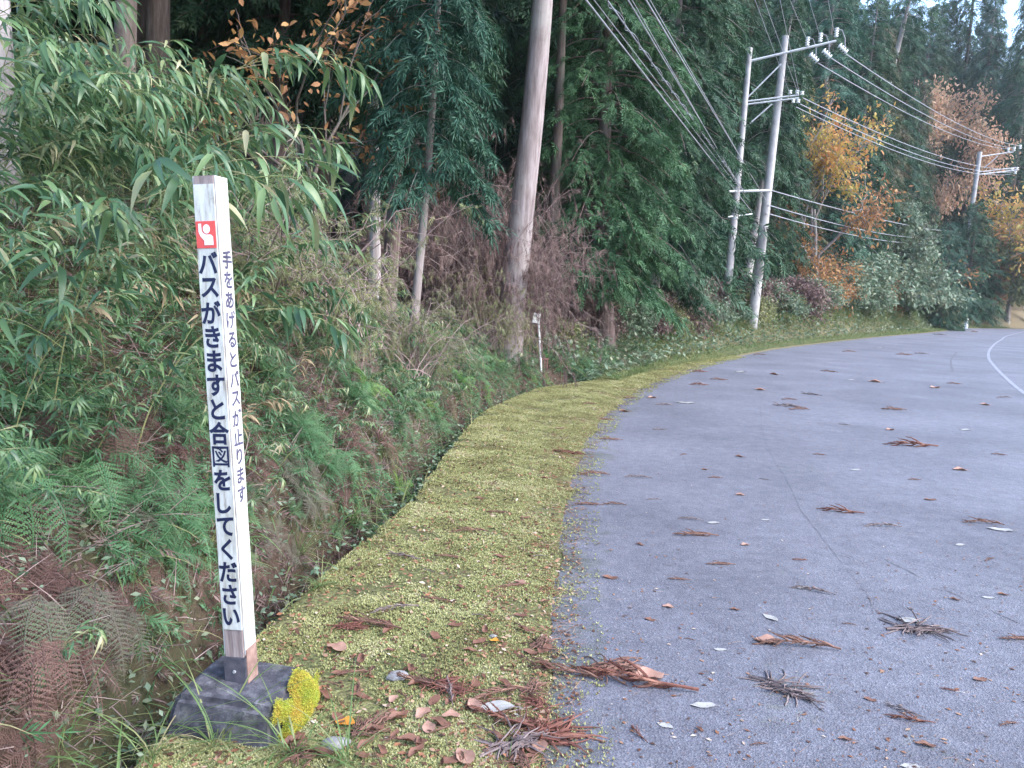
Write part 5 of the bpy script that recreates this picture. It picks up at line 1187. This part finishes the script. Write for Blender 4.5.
def rb2(pa, pb, r, name, Ya=YB, Yb=YB, parent=None, mat='galvanised'): return rod(at(*pa, Ya), at(*pb, Yb), r, name, M[mat], parent or rB, fB)
rb2((750, 61), (836, 41), .045, 'crossarm'); rb2((747, 98), (781, 64), .028, 'brace'); rb2((746, 101.5), (799, 95), .032, 'lower_crossarm'); rb2((746, 104.5), (799, 98), .032, 'lower_crossarm'); rb2((740, 132), (772, 104), .028, 'brace')
rb2((729, 191.5), (770, 190.5), .045, 'cable_arm', YP - .7, YP - .1); rb2((728, 217), (752, 214), .03, 'cable_arm', YP - .7, YP - .1)
for (px, py) in ((807, 47), (820, 43), (836, 38)):
    insulator(at(px, py - 1, YB), [0, 0, 1], rB, fB, 1.2, 4); insulator(at(px + 3, py + 7, YB), unit((at(px + 12, py + 16, YB) - at(px + 3, py + 7, YB))[None])[0], rB, fB, 1.5, 4)
    g = Geo(); pp = [at(px, py - 9, YB), at(px + 6, py - 8, YB), at(px + 9, py, YB), at(px + 9, py + 10, YB)]; tube(g, np.array(pp) - fB, .015, 5); g.build('jumper_wire', M['wire'], rB)
for (px, py) in ((790, 94), (797, 94), (802, 95), (793, 103), (798, 103)): insulator(at(px, py, YB), [0, 0, 1], rB, fB, 1.1, 2)
YC = 76.0
rC, fC, dC, hC = pole(973, 200, 980, 152, YC, .26, .2, 'far utility pole on the slope with two arms reaching right')
def rc2(pa, pb, r, name): return rod(at(*pa, YC), at(*pb, YC), r, name, M['galvanised'], rC, fC)
rc2((977, 157), (1013, 152), .06, 'crossarm'); rc2((984, 168), (998, 156), .04, 'brace'); rc2((975, 175), (1018, 170), .06, 'lower_crossarm'); rc2((978, 172), (1016, 167.5), .04, 'lower_crossarm')
for (px, py) in ((1008, 153), (1014, 152), (1020, 150)): insulator(at(px, py - 1, YC), [0, 0, 1], rC, fC, 2.0, 3)
for (px, py) in ((1012, 171), (1017, 170), (1015, 174)): insulator(at(px, py, YC), [0, 0, 1], rC, fC, 2.2, 2)
WG = 'overhead wires'
def wire(pa, Ya, pb, Yb, r, sag, label, ext=0.0, wavy=0.0, name='overhead_wire', mid=None):
    a = at(*pa, Ya); b = at(*pb, Yb); d = b - a
    if ext: b = b + d / np.linalg.norm(d) * ext
    Ln = np.linalg.norm(b - a); n = 30 if not wavy else 260; u = np.linspace(0, 1, n)[:, None]; P = a + (b - a) * u; P[:, 2] -= (4 * sag * u * (1 - u))[:, 0]
    r = r * .72; g = Geo(); tube(g, P, r, 6)
    if wavy:
        ph = u[:, 0] * Ln / wavy * 6.283; Q = P + np.stack([np.cos(ph), 0 * ph, np.sin(ph)], 1) * .035; tube(g, Q, r * .6, 4)
    o = g.build(name, M['wire'], None, True); tag(o, label, 'wire', WG); return o
# low bundle, passing up and left over the verge
wire((752, 212), YP, (586, 0), 9.4, .017, -.0, 'lowest thick cable slanting up left from the poles to the top edge', 9)
wire((748, 200), YP, (594, 0), 9.6, .009, 0, 'thin cable just above the lowest thick cable', 9)
wire((745, 193), YP, (607, 0), 9.8, .015, 0, 'spiral wrapped wavy cable in the low bundle', 9, .9)
wire((742, 190), YP, (628, 0), 9.8, .015, 0, 'cable second from the right in the low bundle', 9)
wire((738, 186), YP, (632, 0), 10.0, .009, 0, 'thin cable close beside the second cable from the right', 9)
wire((766, 200), YP, (646, 0), 10.0, .016, 0, 'rightmost cable of the low bundle slanting to the poles', 9)
wire((763, 196), YP, (650, 0), 10.2, .009, 0, 'thin cable close beside the rightmost cable of the low bundle', 9)
# high wires
for (pa, pb, lab) in [((790, 94), (755, 0), 'left one of the wires rising steeply from the lower crossarm'), ((797, 90), (764, 0), 'middle wire rising steeply from the lower crossarm'), ((799, 92), (780, 0), 'right wire rising steeply from the lower crossarm'),
                      ((807, 40), (790, 0), 'left wire above the long crossarm'), ((820, 36), (809, 0), 'middle wire above the long crossarm'), ((834, 31), (828, 0), 'right wire above the long crossarm')]:
    za = at(*pa, YB)[2] - CAMH; e = ray(*pb); Yb = za / (e[2] / e[1]) ; wire(pa, YB, pb, Yb, .012, 0, lab, 16)
for (pa, pb, lab) in [((818, 63), (1008, 149), 'lowest of the three high wires running to the far pole'), ((831, 58), (1014, 148), 'middle one of the three high wires running to the far pole'), ((846, 54), (1021, 146), 'topmost of the three high wires running to the far pole')]:
    wire(pa, YB, pb, YC, .022, .62, lab, 0)
for (pa, pb, sg, lab) in [((803, 98), (1017, 169), .75, 'upper wire from the lower crossarm to the far pole'), ((800, 104), (1014, 172), .8, 'middle wire from the lower crossarm to the far pole'), ((796, 107), (1012, 174), .85, 'lower wire from the lower crossarm to the far pole')]:
    wire(pa, YB, pb, YC, .022, sg, lab, 0)
for (pa, pb, sg, lab) in [((770, 190), (955, 232), .25, 'upper low cable running right in front of the maple'), ((768, 205), (950, 237), .5, 'middle low cable running right in front of the maple'), ((766, 213), (945, 242), .5, 'lowest cable running right in front of the maple')]:
    wire(pa, YB, pb, 70, .026, sg, lab, 0)

# ------------------------------------------------------------------ haze
g = Geo(); box(g, (0, 0, 34), (830, 830, 72)); m_ = bpy.data.materials.new('haze'); m_.use_nodes = True; nt_ = m_.node_tree
for n_ in list(nt_.nodes): nt_.nodes.remove(n_)
o_ = nt_.nodes.new('ShaderNodeOutputMaterial'); v_ = nt_.nodes.new('ShaderNodeVolumePrincipled'); v_.inputs['Density'].default_value = .00035; v_.inputs['Color'].default_value = (.9, .93, 1, 1); v_.inputs['Anisotropy'].default_value = .3
nt_.links.new(v_.outputs[0], o_.inputs['Volume']); hz = g.build('haze', m_); tag(hz, 'thin pale blue haze over the far bend of the road', 'haze', kind='stuff')
# ------------------------------------------------------------------ light, sky
SUN_EL, SUN_AZ = R(42), R(112)     # azimuth from +Y towards +X
w = bpy.data.worlds.new('World'); SC.world = w; w.use_nodes = True; nt = w.node_tree; bg = nt.nodes['Background']
sk = nt.nodes.new('ShaderNodeTexSky'); sk.sky_type = 'NISHITA'; sk.sun_disc = False; sk.sun_elevation = SUN_EL; sk.sun_rotation = SUN_AZ; sk.dust_density = 2.5; sk.air_density = 1.3; sk.ozone_density = 2.0
nt.links.new(sk.outputs[0], bg.inputs[0]); bg.inputs[1].default_value = .15
sd = bpy.data.lights.new('sun', 'SUN'); sd.energy = .5; sd.angle = R(35); sd.color = (1, .97, .92); so = bpy.data.objects.new('sun', sd); COL.objects.link(so)
dirv = Vector((math.sin(SUN_AZ) * math.cos(SUN_EL), math.cos(SUN_AZ) * math.cos(SUN_EL), math.sin(SUN_EL)))
so.rotation_euler = dirv.to_track_quat('Z', 'Y').to_euler(); so.location = (0, 0, 40)
SC.view_settings.view_transform = 'Standard'; SC.view_settings.look = 'None'; SC.view_settings.gamma = 1; SC.view_settings.use_curve_mapping = False
SC.view_settings.exposure = 2.25
SC.view_settings.use_white_balance = True; SC.view_settings.white_balance_temperature = 6050; SC.view_settings.white_balance_tint = 10
SC.cycles.volume_bounces = 1; SC.cycles.max_bounces = 5; SC.cycles.diffuse_bounces = 3; SC.cycles.glossy_bounces = 2; SC.cycles.transmission_bounces = 3
SC.cycles.use_denoising = True
for o in COL.objects:
    pass
